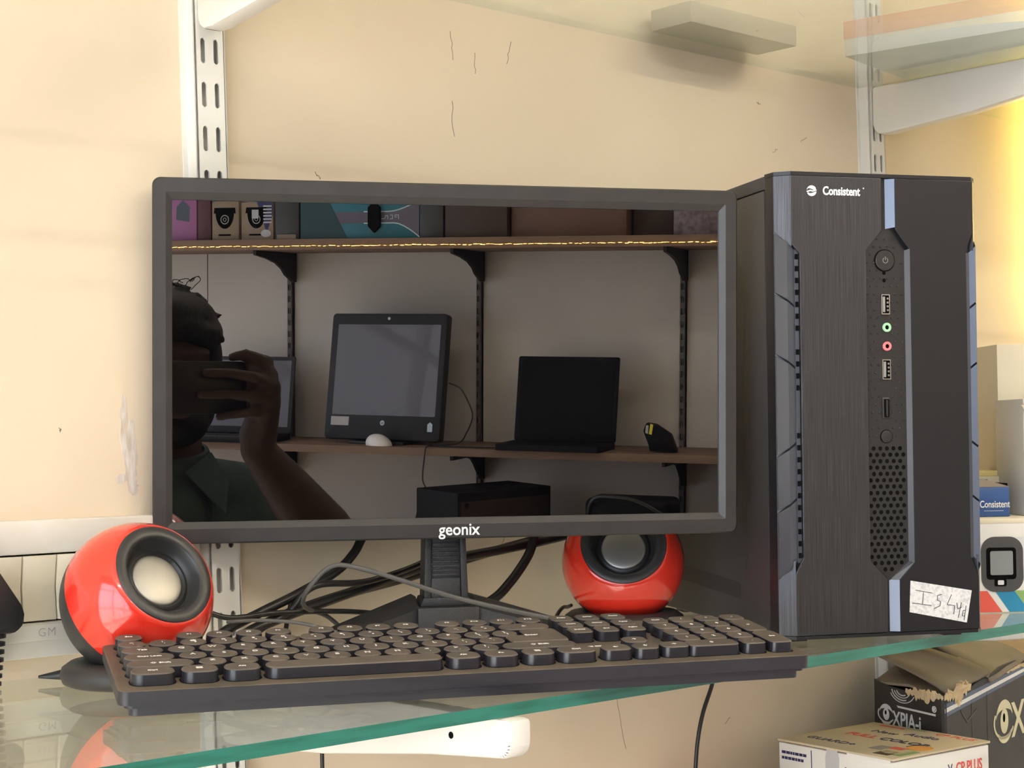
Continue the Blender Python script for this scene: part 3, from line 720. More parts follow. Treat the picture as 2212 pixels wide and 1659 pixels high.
cable('signal_cable', [(.200, -.028, .105), (.210, -.016, .080), (.189, -.012, .063), (.129, -.018, .052), (.082, -.022, .053), (.068, -.018, .046), (.060, -.012, .034), (.035, -.014, .024), (.010, -.020, .010), (.004, -.024, .0030)], .0025, m_cab, 'thin black cable looping up left of the stand neck', GC)
cable('signal_cable', [(-.040, .010, .030), (-.018, -.006, .041), (.006, -.016, .034), (.053, -.014, .034), (.121, -.014, .029), (.160, -.010, .020), (.175, .012, .0022)], .0020, m_cab, 'thin black cable lying level from the left speaker towards the stand', GC)
cable('signal_cable', [(.082, .016, .040), (.079, .016, .030), (.074, .014, .014), (.072, .012, .0020)], .0018, m_cab, 'short thin black cable hanging straight down to the shelf', GC)
cable('speaker_cable', [(.285, -.060, .0020), (.300, -.045, .012), (.322, -.030, .0175), (.342, -.016, .016), (.350, -.012, .0165)], .0016, m_cab, 'thin black cable arching beside the base of the right speaker')
cable('keyboard_cable', [(.125, -.004, .006), (.100, -.006, .026), (.070, -.020, .036), (.050, -.044, .046), (.048, -.058, .058), (.057, -.066, .0690), (.068, -.074, .070), (.094, -.091, .061), (.132, -.111, .046), (.168, -.131, .035), (.195, -.146, .028), (.209, -.156, .026)], .0017, m_cabg, 'dusty grey keyboard cable arching over the stand foot to the keyboard')
cable('signal_cable', [(-.010, -.036, .034), (.012, -.048, .034), (.035, -.062, .031), (.055, -.080, .024), (.066, -.092, .0200)], .0013, m_cabg, 'thin grey wire from the left speaker towards the keyboard back')
cable('hanging_cable', [(.565, .020, .0022), (.556, .0, -.0), (.545, -.002, -.056), (.542, -.002, -.071), (.528, -.002, -.097), (.520, -.002, -.122), (.516, -.002, -.150), (.514, -.002, -.172)], .0020, m_cab, 'black cable hanging below the shelf edge under the keyboard')
cable('hanging_cable', [(.101, .012, -.010), (.099, .004, -.067), (.100, .004, -.088), (.103, .006, -.40)], .0016, m_cab, 'black cable hanging on the wall below the shelf edge left of the bracket tip')

# ------------------------------------------------------------------ switchboard and plug
sw = empty('switchboard', T(-.46, WY, 0), 'ivory wall switchboard with a row of switches left behind the speaker', 'switchboard')
m = MB()
m.box(0, .452, -.012, -.0, .0850, .1080, bev=.0015, mi=0); m.box(0, .452, -.011, 0, .0145, .0385, bev=.0012, mi=0)
m.box(.001, .451, -.013, -.002, .0262, .0372, bev=.0008, mi=0)
m.box(0, .012, -.012, 0, .0385, .0850, mi=0); m.box(.447, .452, -.012, 0, .0385, .0850, mi=0)
m.box(.012, .447, -.003, 0, .0385, .0850, mi=1)
m.build('frame', [m_plate, m_dark], sw, 30)
for k in range(17):
    x0 = .3267-.46+.46 + (k-12)*.0252 if False else (-.1333+.46)+(k-12)*.0252
    if x0+.0248 > .447: continue
    m = MB(); a = .0006
    m.prism([(-.0035, .0397), (-.0120, .0397), (-.0095, .0620), (-.0120, .0838), (-.0035, .0838)], x0+a, x0+.0252-a, 'x', bev=.0005)
    m.build('rocker_switch', m_ivory, sw, 30)
m = MB(); m.text('GM', .0085, T(-.1165+.46, -.01305, .0315) @ FACE, bold=-.0002, space=1.15); m.build('embossed_lettering', mat('embossed_grey', (.36, .35, .32), .5), sw, 0)
pg = empty('power_plug', T(-.175, .018, .060), 'black plug with a ribbed cable grip in the switchboard at the left edge', 'plug')
m = MB(); Pp = [(-.010, .022), (.007, .022), (.014, .016), (.029, -.006), (.031, -.012), (.030, -.020), (.024, -.0245), (-.024, -.0245), (-.031, -.020), (-.031, -.010), (-.014, .016)]
m.prism(Pp, 0, -.022, 'y', bev=.003); m.prism([(p[0]*.82, p[1]*.82-.001) for p in Pp], -.0215, -.0232, 'y', bev=.0006); m.build('plug_body', m_blk, pg)
m = MB()
for k in range(7): m.lathe([(.0040, -k*.0052), (.0088-k*.0005, -k*.0052-.0006), (.0088-k*.0005, -k*.0052-.0030), (.0040, -k*.0052-.0038), (.0040, -(k+1)*.0052)], 20, T(.0120, -.012, -.0240))
m.build('ribbed_grip', m_blk, pg)
m = MB(); m.tube(smooth_path([(.0120, -.012, -.050), (.0100, -.014, -.0540), (.0, -.022, -.0570), (-.04, -.030, -.0570), (-.16, -.040, -.0570)]), .0029); m.build('cord', m_cab, pg)

# ------------------------------------------------------------------ boxes on the glass shelf at the right
def face_text(m, txt, size, x, z, y=-.0002, mi=1, **k): m.text(txt, size, T(x, y, z) @ FACE, mi, **k)
BM = T(.6494, -.2213, 0) @ Rz(math.atan2(-.0236, .0304))
cb = empty('camera_box', BM, 'white box printed with a security camera, red and blue stripes beside the tower', 'box', 'boxes right of the tower')
m = MB(); m.box(-.055, .100, 0, .105, .0005, .0790, bev=.0012); m.box(-.0552, .1002, -.0003, .1052, .0785, .0830, mi=1, bev=.0008); m.build('carton', [m_wbox, m_cream], cb, 30)  # cream lid: yellow lamplight put into the colour of the white top
m = MB(); y = -.0004
def flat(P, mi, y0=-.0002, y1=-.0004): m.prism(P, y0, y1, 'y', mi=mi)
flat([(-.012, .0195), (.0055, .0195), (.0190, .0008), (-.012, .0008)], 0)
flat([(.0125, .0195), (.030, .0195), (.0435, .0008), (.0255, .0008)], 1)
flat([(.030, .0195), (.060, .0195), (.060, .0008), (.0435, .0008)], 2)
flat([(-.012, .0200), (-.006, .0200), (-.006, .075), (-.012, .075)], 5)
flat(rrect(.0195, .060, .034, .0665, .010), 6, -.0003, -.0006)
flat(rrect(.0005, .0385, .0185, .0670, .0125, 8), 3, -.0004, -.0010)
flat(rrect(.0050, .0320, .0295, .0575, .003, 5), 4, -.0010, -.0013)
flat(rrect(.0085, .0290, .0335, .0545, .0015, 4), 7, -.0013, -.0016)
flat(rrect(.0120, .0230, .0235, .0300, .0015, 4), 4, -.0010, -.0013)
flat(rrect(.0150, .0205, .0248, .0288, .0008, 3), 6, -.0013, -.0016)
m.build('printed_picture', [m_redp, m_cyan, m_grn, m_cambody, m_dark, m_yel, mat('pale_print', (.70, .71, .73), .4), m_lensp], cb, 0)
def simple_box(name, M, w, d, h, mats, label, group=None, bev=.0008, cat='box', flaps=False):
    root = empty(name, M, label, cat, group)
    m = MB(); m.box(0, w, 0, d, 0, h, bev=bev); m.build('carton', mats, root, 30)
    return root
U1 = T(.668, -.205, .0832) @ Rz(math.atan2(-.0236, .0304))
ub = simple_box('blue_box', U1 @ T(-.012, .004, 0), .046, .060, .0265, m_blue, 'small blue box lying on the white camera box with its flap open', 'boxes right of the tower')
m = MB(); face_text(m, 'Consistent', .0088, .0320, .0110, mi=0, bold=.00012, sx=.72); m.box(.022, .040, -.0003, 0, .0052, .0055); m.build('brand_lettering', [m_white], ub, 0)
m = MB(); P_ = [(.0130+.0048*math.cos(rad(a)), .0108+.0048*math.sin(rad(a))) for a in range(-150, 40, 12)]; P2 = [(.0130+.0030*math.cos(rad(a)), .0115+.0030*math.sin(rad(a))) for a in range(40, -151, -12)]
m.prism(P_+P2, -.0001, -.0003, 'y'); m.prism([(.0130+.0025*math.cos(rad(a)), .0135+.0025*math.sin(rad(a))) for a in range(0, 360, 20)], -.0001, -.0003, 'y', mi=1); m.build('printed_mark', [m_redp, m_cyan], ub, 0)
m = MB(); m.prism([(0, .0266), (.046, .0266), (.046, .0270), (.024, .0335), (.016, .0330), (0, .0276)], .001, .0016, 'y'); m.box(.001, .045, .0015, .058, .0266, .0300, bev=.0003, mi=1); m.build('open_flap', [m_dcard, m_dark], ub, 0)
hb = simple_box('cream_box', U1 @ T(-.016, .075, 0), .070, .055, .0345, m_cream, 'cream box behind the small blue box', 'boxes right of the tower')
m = MB(); m.box(.032, .056, -.0004, 0, .0225, .0315, mi=0); face_text(m, 'H.265', .0078, .0440, .0270, y=-.0006, mi=1, sx=.9, bold=.0001); m.build('printed_panel', [m_navy, m_white], hb, 0)
m = MB(); m.box(.0, .070, .004, .052, .0345, .0395, bev=.001); tag(m.build('yellow_envelope', mat('yellow_paper', (.85, .72, .30), .6), M=U1 @ T(-.016, .075, 0)), 'yellow folded paper lying on the cream box', 'envelope')
tb = simple_box('tall_white_box', T(.723, -.228, .0832) @ Rz(math.atan2(-.0236, .0304)) @ T(-.0065, -.004, 0), .090, .070, .1060, m_wbox, 'tall white box with small print at the right edge, standing on the camera box', 'boxes right of the tower')
m = MB()
for k in range(16):
    q_ = random.Random(k); x_ = .0110; z_ = .0985-k*.0058
    for _ in range(4):
        e_ = q_.uniform(.0015, .0050); m.box(x_, x_+e_, -.0003, 0, z_-.0009, z_+.0009); x_ += e_+.0012
m.build('small_print', [m_greyp], tb, 0)
m = MB(); m.prism([(-.0020, .1000), (.016, .1010), (.030, .1075), (.012, .1085), (.004, .1040), (.0030, .0900)], -.001, -.0022, 'y'); m.build('torn_flap', m_cream, tb, 0)
tb2 = simple_box('white_box', T(.775, -.165, .0832) @ Rz(math.atan2(-.0236, .0304)), .09, .06, .160, m_cream, 'taller cream box behind the tall white box at the right edge', 'boxes right of the tower')
sb_ = simple_box('narrow_box', T(.6480, -.2060, .0832) @ Rz(math.atan2(-.0236, .0304)), .0130, .060, .0545, m_wbox, 'narrow white box with an orange and teal top right beside the tower edge', 'boxes right of the tower')
m = MB(); m.box(.0, .013, -.0003, 0, .040, .0544, mi=0); m.prism([(.0, .0415), (.011, .0415), (.011, .046), (.006, .0515), (0, .0515)], -.0003, -.0005, 'y', mi=1); m.build('printed_band', [m_teal, m_orange], sb_, 0)

# ------------------------------------------------------------------ lower shelf with the torn black box and the white box
ZL = -.345
glass_low = glass_shelf(.30, 1.75, -.289, WY-.001, ZL, .008, 'clear glass shelf below the frame carrying the black and white boxes')
for x_, lb in ((.871, 'white shelf bracket under the lowest glass shelf at the right'), (.0365, 'white shelf bracket low on the left upright below the frame')):
    bracket(x_, .020, ZL-.0085, .30, .052, .021, m_upr, lb, Gb)
# black box: corner (near vertical edge), side face towards the left and long face towards the right
OC = Vector((.745, -.118, 0)); OA = Vector((.030, .098, 0)).normalized(); OB = Vector((.985, .175, 0)).normalized()
zt = -.0945; zb = ZL+.0005; LA, LB = .108, .30
MA = Matrix(((-OA.x, -OA.y*-1, 0, 0), (-OA.y, OA.x*-1, 0, 0), (0, 0, 1, 0), (0, 0, 0, 1)))
bb = empty('torn_black_box', T(OC.x, OC.y, zb), 'large black carton with torn flaps and an eye logo under the shelf', 'box')
A0 = Vector((0, 0, 0)); A1 = OA*LA; B1 = OB*LB; h = zt-zb
def quad_slab(m, pts, nrm, th, mi=0):
    b = bmesh.new(); f1 = [b.verts.new(p) for p in pts]; f2 = [b.verts.new(Vector(p)-Vector(nrm)*th) for p in pts]; b.faces.new(f1); b.faces.new(f2)
    for q in range(len(pts)): b.faces.new((f1[q], f1[(q+1) % len(pts)], f2[(q+1) % len(pts)], f2[q]))
    bmesh.ops.recalc_face_normals(b, faces=b.faces); m._merge(b, None, mi)
nA = Vector((-OA.y, OA.x, 0)); nB = Vector((OB.y, -OB.x, 0))     # outward normals
rnd = random.Random(11)
def V3(base, t, z): return (base[0]*t, base[1]*t, z)
m = MB()
top = [(0, 0), (.18, .001), (.32, -.004), (.45, -.002), (.62, -.0015), (.80, .0), (1, .004)]
m_pts = [OA*0+Vector((0, 0, 0)), OA*LA] + [OA*LA*t+Vector((0, 0, h+dz)) for t, dz in reversed(top)]
quad_slab(m, m_pts, nA, .003)
topB = [(0, 0), (.10, -.002), (.14, .003), (.20, .0), (.26, .0035), (.33, .006), (.36, .004), (.48, .012), (.6, .014), (1, .016)]
quad_slab(m, [Vector((0, 0, 0)), OB*LB]+[OB*LB*t+Vector((0, 0, h+dz)) for t, dz in reversed(topB)], nB, .003)
quad_slab(m, [OA*LA, OA*LA+OB*LB, OA*LA+OB*LB+Vector((0, 0, h)), OA*LA+Vector((0, 0, h))], -nB, .003)
quad_slab(m, [OB*LB, OA*LA+OB*LB, OA*LA+OB*LB+Vector((0, 0, h)), OB*LB+Vector((0, 0, h))], -nA, .003)
quad_slab(m, [Vector((0, 0, .003)), OB*LB+Vector((0, 0, .003)), OA*LA+OB*LB+Vector((0, 0, .003)), OA*LA+Vector((0, 0, .003))], (0, 0, 1), .003)
m.build('carton', m_bbox, bb, 20)
m = MB()     # bowed top flaps, grey-brown inside, with scored folds
def flap(m, t0, t1, lift0, lift1, inset=.0, mi=0, n=7):
    b = bmesh.new(); g = []
    for i in range(n+1):
        s_ = i/n
        row = []
        for j in range(5):
            t = t0+(t1-t0)*j/4; q = OA*LA*(1-s_*(1.0-inset))
            zz = h + .0025 + (.030+lift0)*(1-s_)**.75 + (lift1+.006)*s_*(j/4) - (.0010 if j in (1, 3) else 0)
            row.append(b.verts.new(OB*LB*t+q+Vector((0, 0, zz))))
        g.append(row)
    for i in range(n):
        for j in range(4): b.faces.new((g[i][j], g[i+1][j], g[i+1][j+1], g[i][j+1]))
    m._merge(b, None, mi)
flap(m, .03, .38, -.004, .002); o = m.build('top_flap', m_dcard, bb, 60); md_ = o.modifiers.new('s', 'SOLIDIFY'); md_.thickness = .0028
m = MB(); flap(m, .37, .70, .003, .008, -.04); o = m.build('top_flap', m_dcard, bb, 60); md_ = o.modifiers.new('s', 'SOLIDIFY'); md_.thickness = .0028
m = MB(); flap(m, .69, 1.0, .006, .010); o = m.build('top_flap', m_card, bb, 60); md_ = o.modifiers.new('s', 'SOLIDIFY'); md_.thickness = .0028
m = MB(); quad_slab(m, [OA*LA+Vector((0, 0, h+.002)), OA*LA*.5+Vector((0, 0, h+.0045))+OB*.004, OB*.004+Vector((0, 0, h-.002)), OB*.045+Vector((0, 0, h+.004)), OA*LA+OB*.05+Vector((0, 0, h+.012))], (0, 0, 1), .0025); m.build('end_flap', m_dcard, bb, 0)
m = MB()    # torn paper edge: a ragged curl of fibre along the opened seam
def ragged(path0, path1, n_, out, lo, hi, seed):
    q = random.Random(seed); b = bmesh.new(); rows_ = []
    for k in range(n_+1):
        t = k/n_; base = path0.lerp(path1, t); e = math.sin(PI*min(max(t, .04), .96))**.4
        zs_ = [base.z-e*q.uniform(lo*.3, lo), base.z+.001, base.z+e*q.uniform(hi*.2, hi)]
        os_ = [q.uniform(.0008, .002), q.uniform(.001, .003), e*q.uniform(out*.1, out)]
        rows_.append([b.verts.new(Vector((base.x, base.y, z_))+nn_*o_) for z_, o_ in zip(zs_, os_)])
    for k in range(n_):
        for j in range(2): b.faces.new((rows_[k][j], rows_[k+1][j], rows_[k+1][j+1], rows_[k][j+1]))
    m._merge(b, None, 0)
nn_ = nA; ragged(OA*LA*.52+Vector((0, 0, h-.001)), Vector((0, 0, h)), 30, .006, .010, .006, 1)
nn_ = nB; ragged(Vector((0, 0, h)), OB*.062+Vector((0, 0, h+.002)), 26, .008, .009, .010, 2)
nn_ = nB; ragged(OB*.020+Vector((0, 0, h+.001)), OB*.045+Vector((0, 0, h+.002)), 14, .011, .016, .012, 3)
nn_ = nB; ragged(OB*.150+Vector((0, 0, h+.006)), OB*.22+Vector((0, 0, h+.009)), 20, .004, .004, .003, 4)
o = m.build('torn_paper_edge', m_cardl, bb, 0); md_ = o.modifiers.new('s', 'SOLIDIFY'); md_.thickness = .0008
# prints: frames for the two faces
def face_frame(o, d, n): # local x along d, z up, -y outward n
    return Matrix(((d.x, -n.x, 0, o.x), (d.y, -n.y, 0, o.y), (0, 0, 1, o.z), (0, 0, 0, 1)))
FA = face_frame(OA*LA, -OA, nA); FB = face_frame(Vector((0, 0, 0)), OB, nB)
m = MB()
m.prism([(.0005, h-.020), (LB, h+.004), (LB, h+.014), (.0005, h-.0075)], -.0002, -.0004, 'y', FB, mi=0)
m.prism([(.0005, h-.0160), (LB, h+.0075), (LB, h+.0105), (.0005, h-.0118)], -.0004, -.0006, 'y', FB, mi=1)
m.build('printed_stripe', [mat('slate_blue_print', (.12, .16, .26), .4), m_white], bb, 0)
def eye(m, cx, cz, s_, M, mi=0):
    el = lambda rx, rz_, a0, a1, n=22, ox=0, oz=0: [(cx+ox*s_+rx*s_*math.cos(rad(a0+(a1-a0)*k/n)), cz+oz*s_+rz_*s_*math.sin(rad(a0+(a1-a0)*k/n))) for k in range(n+1)]
    def band(A, B): m.prism(A+list(reversed(B)), -.0002, -.0005, 'y', M, mi)
    band(el(1.0, .95, 20, 165), el(1.0, .62, 20, 165))                      # upper lid
    band(el(1.25, .80, 150, 330), el(1.12, .68, 150, 330))                   # outer outline
    band(el(1.1, .62, 30, 150), el(1.1, .54, 30, 150))
    band(el(1.0, .98, 225, 320), el(1.0, .70, 225, 320))
    m.prism(el(.46, .56, 0, 359), -.0002, -.0004, 'y', M, mi)
    m.prism(el(.13, .2, 0, 359, ox=-.05, oz=.15), -.0004, -.0006, 'y', M, mi+1)
zl = h-.0290
m = MB(); eye(m, .0190, zl, .0108, FA)
m.text('XPIA-i', .0205, FA @ T(.0295, -.0003, zl-.0030) @ FACE, 0, bold=.0003, align='LEFT', sx=.80)
for z_, x0 in ((zl+.0090, .038), (zl-.0165, .050)): m.prism([(x0, z_), (.0955, z_-.0005), (.0955, z_+.0015), (x0-.002, z_+.002)], -.0002, -.0004, 'y', FA)
m.text('\u00ae', .0085, FA @ T(.0935, -.0003, zl+.0145) @ FACE, 0, bold=.00015)
for k, (a0, a1) in enumerate(((195, 300), (190, 330), (185, 290), (205, 335))):
    r = .006+.0024*k; P = [(.045+1.5*r*math.cos(rad(a0+(a1-a0)*q/18)), h-.001+r*math.sin(rad(a0+(a1-a0)*q/18))) for q in range(19)]
    P = [p for p in P if p[1] < h-.003]
    m.stroke(P, .0009 if k % 2 else .0013, .0003, FA @ T(0, -.0001, 0), 0)
m.build('eye_logo', [m_white, m_dark], bb, 0)
m = MB(); eye(m, .150, h-.044, .0230, FB); m.text('X', .05, FB @ T(.188, -.0003, h-.048) @ FACE, 0, bold=.0008); m.build('eye_logo', [mat('cream_print', (.80, .74, .52), .5), m_dark], bb, 0)
m = MB(); m.prism([(.066, h-.100), (.0655, h-.012), (.0662, h-.012), (.0668, h-.100)], -.0002, -.0005, 'y', FB); m.prism([(.040, h-.018), (.054, h-.030), (.078, h-.022), (.0785, h-.0235), (.054, h-.0325), (.0395, h-.020)], -.0002, -.0005, 'y', FB)
m.prism([(.106, h-.25), (.105, h-.006), (.1056, h-.006), (.1066, h-.25)], -.0002, -.0005, 'y', FB); m.build('crease', mat('worn_card_crease', (.13, .12, .10), .7), bb, 0)

# white box with the orange and black print
CT = [Vector((.6315, -.0250, 0)), Vector((.7850, -.0180, 0)), Vector((.7355, -.1535, 0)), Vector((.6005, -.1600, 0))]
zc = -.1290
CN = CT[3]; ex = (CT[2]-CT[3]); ey = (CT[0]-CT[3]); Wc, Dc = ex.length, ey.length; ex.normalize(); ey.normalize()
CMx = Matrix(((ex.x, ey.x, 0, CN.x), (ex.y, ey.y, 0, CN.y), (0, 0, 1, ZL+.0005), (0, 0, 0, 1)))
wb = empty('white_camera_box', CMx, 'white carton with worn lid and camera brand print under the glass shelf', 'box')
hc = zc-ZL
m = MB(); m.box(0, Wc, 0, Dc, 0, hc-.0035, bev=.0012); m.build('carton', m_wbox, wb, 30)
m = MB(); m.box(-.0012, Wc+.0012, -.0012, Dc+.0005, hc-.0022, hc, bev=.0006); m.build('lid', m_dcard if False else mat('beige_card', (.62, .53, .38), .55, col2=(.56, .46, .32), nscale=12), wb, 30)
LT = Matrix(((0, -1, 0, 0), (1, 0, 0, 0), (0, 0, 1, 0), (0, 0, 0, 1)))
def lidtext(txt, size, x, y, mi, rot=-PI/2, **k): m.text(txt, size, T(x, y, hc+.0001) @ Rz(rot), mi, **k)
m = MB()
lidtext('FULL', .0165, Wc*.52, Dc*.70, 0, bold=.0004); lidtext('COLOR', .0165, Wc*.52, Dc*.33, 1, bold=.0003)
lidtext('GUARD+', .0145, Wc*.20, Dc*.70, 1); lidtext('New', .015, Wc*.72, Dc*.66, 1); lidtext('Audio', .016, Wc*.78, Dc*.38, 1)
lidtext('CP PLUS', .0125, Wc*.93, Dc*.22, 0); m.box(Wc*.93-.002, Wc*.93+.002, Dc*.66, Dc*.88, hc, hc+.0002, mi=0); m.box(Wc*.97-.002, Wc*.97+.001, Dc*.5, Dc*.66, hc, hc+.0002, mi=2)
m.box(Wc*.18, Wc*.32, Dc*.20, Dc*.36, hc, hc+.0002, mi=3); m.box(Wc*.40, Wc*.52, Dc*.10, Dc*.22, hc, hc+.0002, mi=4); m.box(Wc*.26, Wc*.34, Dc*.15, Dc*.26, hc, hc+.00035, mi=0); m.box(Wc*.06, Wc*.20, Dc*.10, Dc*.22, hc, hc+.0003, mi=4)
m.lathe([(0, .0003), (.014, .0003), (.014, 0)], 24, T(Wc*.22, Dc*.08+.010, hc), mi=5); m.box(Wc*.10, Wc*.30, .003, .012, hc, hc+.0003, mi=2); m.lathe([(0, .0004), (.012, .0004), (.012, 0)], 24, T(Wc*.42, .016, hc), mi=6)
m.build('lid_print', [m_redp, m_navy, m_grn, m_greyp, m_brown, mat('tan_print', (.58, .50, .30), .5), m_orange], wb, 0)
# short side faces -x (towards the camera's left), long side faces -y
FL = Matrix(((0, 1, 0, 0), (-1, 0, 0, Dc), (0, 0, 1, 0), (0, 0, 0, 1)))   # local x runs from the far corner to the near one, outward is -x
m = MB(); m.text('CP PLUS', .0170, FL @ T(Dc*.80, -.0003, hc-.022) @ FACE, 0, bold=.0002, sx=.75); m.stroke([(Dc*.60, hc-.016), (Dc*.635, hc-.029)], .0012, .0003, FL, 0); m.stroke([(Dc*.635, hc-.016), (Dc*.60, hc-.029)], .0012, .0003, FL, 0); m.stroke([(Dc*.60, hc-.0225), (Dc*.635, hc-.0225)], .0010, .0003, FL, 0)
q_ = random.Random(2)
for z_ in (hc-.0120, hc-.0172):
    x_ = Dc*.03
    for _ in range(7):
        e_ = q_.uniform(.0018, .0048); m.box(x_, x_+e_, -.0004, 0, z_-.0013, z_+.0013, FL); x_ += e_+.0009
m.prism([(Dc*.300, hc-.045), (Dc*.296, hc-.006), (Dc*.302, hc-.006), (Dc*.306, hc-.045)], -.0002, -.0004, 'y', FL, mi=0)
m.build('side_print', [m_navy, m_redp], wb, 0); m = MB()
m.text('CP PLUS', .0145, T(Wc*.78, -.0003, hc-.0200) @ FACE, 1, bold=.00015, sx=.72); m.stroke([(Wc*.56, hc-.015), (Wc*.60, hc-.026)], .0010, .0003, None, 0); m.stroke([(Wc*.60, hc-.015), (Wc*.56, hc-.026)], .0010, .0003, None, 0); m.text('GUARD+', .0120, T(Wc*.16, -.0003, hc-.0330) @ FACE, 0, sx=.8)
m.build('side_print', [m_navy, m_redp], wb, 0)
m = MB(); m.prism([(Dc*.43, hc-.0360), (Dc*.425, hc-.010), (Dc*.44, hc-.002), (Dc*.53, hc-.001), (Dc*.545, hc-.010), (Dc*.535, hc-.0400), (Dc*.50, hc-.0410)], -.0002, -.0005, 'y', FL); m.build('tape_label', mat('silver_label', (.50, .51, .52), .25), wb, 0)
m = MB(); m.box(-.0016, .0, Dc*.02, Dc*.38, hc-.005, hc-.0018); m.build('tucked_flap', m_wbox, wb, 0)
m = MB(); m.box(0, .13, 0, .10, 0, .163, bev=.002); tag(m.build('orange_box', m_orange, M=T(.455, -.060, ZL+.0005)), 'orange box barely showing at the bottom edge left of the white carton', 'box')

# things lying on the upper glass shelf, seen through it
UPX = 'boxes on the upper glass shelf'
def upbox(name, x, y, w_, d_, h_, rz_, mt, label, mt2=None):
    root = empty(name, T(x, y, ZU+.0083) @ Rz(rz_), label, 'box', UPX)
    m = MB(); m.box(0, w_, 0, d_, 0, h_, bev=.001); m.build('carton', mt, root, 30)
    if mt2: m = MB(); m.box(-.0004, w_+.0004, -.0004, d_+.0004, h_*.48, h_*.98); m.build('printed_band', mt2, root, 0)
upbox('flat_white_box', .762, -.210, .22, .185, .036, .18, m_wbox, 'long flat white box with a pink-orange band on the upper glass shelf', mat('salmon_print', (.80, .45, .30), .5))
upbox('grey_box', .500, -.026, .155, .050, .020, 0, mat('pale_card', (.50, .44, .35), .6), 'low pale grey-brown box on the upper glass shelf left of the white one')
upbox('white_box', 1.03, -.22, .25, .20, .08, .05, m_cream, 'cream box on the upper glass shelf at its right end')

# warm strip lamp on the wall past the right edge of the photo
wl = empty('strip_lamp', T(1.22, WY, .44), 'warm strip lamp on the cream wall just right of the photo', 'lamp')
m = MB(); m.box(-.012, .012, -.014, 0, -.16, .16, bev=.002); m.build('housing', m_upr, wl)
m = MB(); m.tube([(0, -.020, -.155), (0, -.020, .155)], .008, 12); m.build('tube', m_ledw, wl)

# unseen tube lamps added under the ceiling as fill light
for k, (x, y, lb) in enumerate(((-.9, -1.9, 'added unseen fill tube nearest the shop front'), (1.6, -1.7, 'added unseen fill tube deeper in the shop'), (.5, -2.6, 'added unseen fill tube above the far shelves'))):
    t_ = empty('fill_lamp', T(x, y, ZC), lb, 'fill lamp', 'added fill tubes under the ceiling')
    m = MB(); m.box(-.62, .62, -.03, .03, -.05, 0, bev=.004); m.build('housing', m_upr, t_)
    m = MB(); m.tube([(-.59, 0, -.068), (.59, 0, -.068)], .014, 14); m.build('tube', m_fill if k != 1 else mat('warm_fill_tube', (1, 1, 1), .5, emit=(1, .86, .62), estr=95), t_)

# ------------------------------------------------------------------ the opposite side of the shop (what the dark screen reflects)
FYS = 3.41
for x, lb in ((-2.27, 'far left one'), (-1.668, 'second from the left'), (-1.050, 'third from the left'), (-.431, 'fourth from the left'), (.185, 'fifth from the left')):
    u_ = upright(x, .0, -.62, 1.35, mat('dull_grey_steel', (.10, .092, .088), .5), 'dark slotted upright on the grey wall in the reflection, ' + lb, 'dark uprights on the grey wall', front=OY+.014, wallY=OY, sw=.0030, sg=.0026, wd=.0135, pitch=.036, phase=.44, back=m_dark)
def far_bracket(x, z, long_, lb, d=.27, hh=.088):
    root = empty('shelf_bracket', T(x, OY+.014, z), lb, 'shelf bracket', 'dark brackets on the grey wall')
    pr = [(0, 0), (d, 0), (d, -.014), (d*.72, -.022), (d*.48, -.034), (d*.33, -.050), (d*.24, -.068), (.012, -hh), (0, -hh)] if long_ else \
         [(0, 0), (d, 0), (d, -.012), (d*.5, -.014), (d*.36, -.022), (d*.26, -.040), (.014, -hh), (0, -hh)]
    m = MB(); m.prism(pr, -.005, .005, 'x', bev=.001); m.build('arm', m_upb, root, 20)
    m = MB(); m.box(-.009, .009, 0, .003, -hh, 0, bev=.0008); m.build('mounting_plate', m_upb, root, 20)
for x, w_ in ((-1.653, 'second'), (-1.039, 'third'), (-.424, 'fourth'), (.190, 'fifth')):
    far_bracket(x, .4365, True, 'dark curved bracket under the upper wooden shelf on the %s dark upright' % w_)
    far_bracket(x, -.1525, False, 'dark curved bracket under the lower wooden shelf on the %s dark upright' % w_)
m = MB(); m.box(-2.55, 1.2, -FYS-.280, -FYS, .4370, .4680, bev=.001); tag(m.build('wooden_shelf', m_wood), 'upper wooden shelf with a glittering string of lights in the reflection', 'shelf', 'wooden shelves on the grey wall')
m = MB(); m.box(-2.55, 1.2, -FYS-.280, -FYS, -.1520, -.1300, bev=.001); tag(m.build('wooden_shelf', m_wood), 'lower wooden shelf with the computers in the reflection', 'shelf', 'wooden shelves on the grey wall')
m = MB(); m.box(-1.9585, -1.9565, OY, OY+.0006, ZF, 1.3); tag(m.build('trim_3', m_dark), kind='structure')
rnd = random.Random(8); m = MB(); x = -2.5; pts = []
while x < 1.15:
    pts.append((x, -FYS+.0018+rnd.uniform(0, .001), .4475+rnd.uniform(-.0012, .0012))); x += rnd.uniform(.008, .02)
m.tube(pts, .0009, 6, mi=0)
for p in pts[::1]:
    L = rnd.uniform(.003, .0075); m.tube([(p[0]-L, p[1]+.001, p[2]+rnd.uniform(-.001, .001)), (p[0]+L, p[1]+.001, p[2])], rnd.uniform(.0004, .0011), 5, mi=1)
tag(m.build('light_string', [m_orange, m_gold], smooth=0), 'golden light string along the upper wooden shelf in the reflection', 'light string', kind='thing')
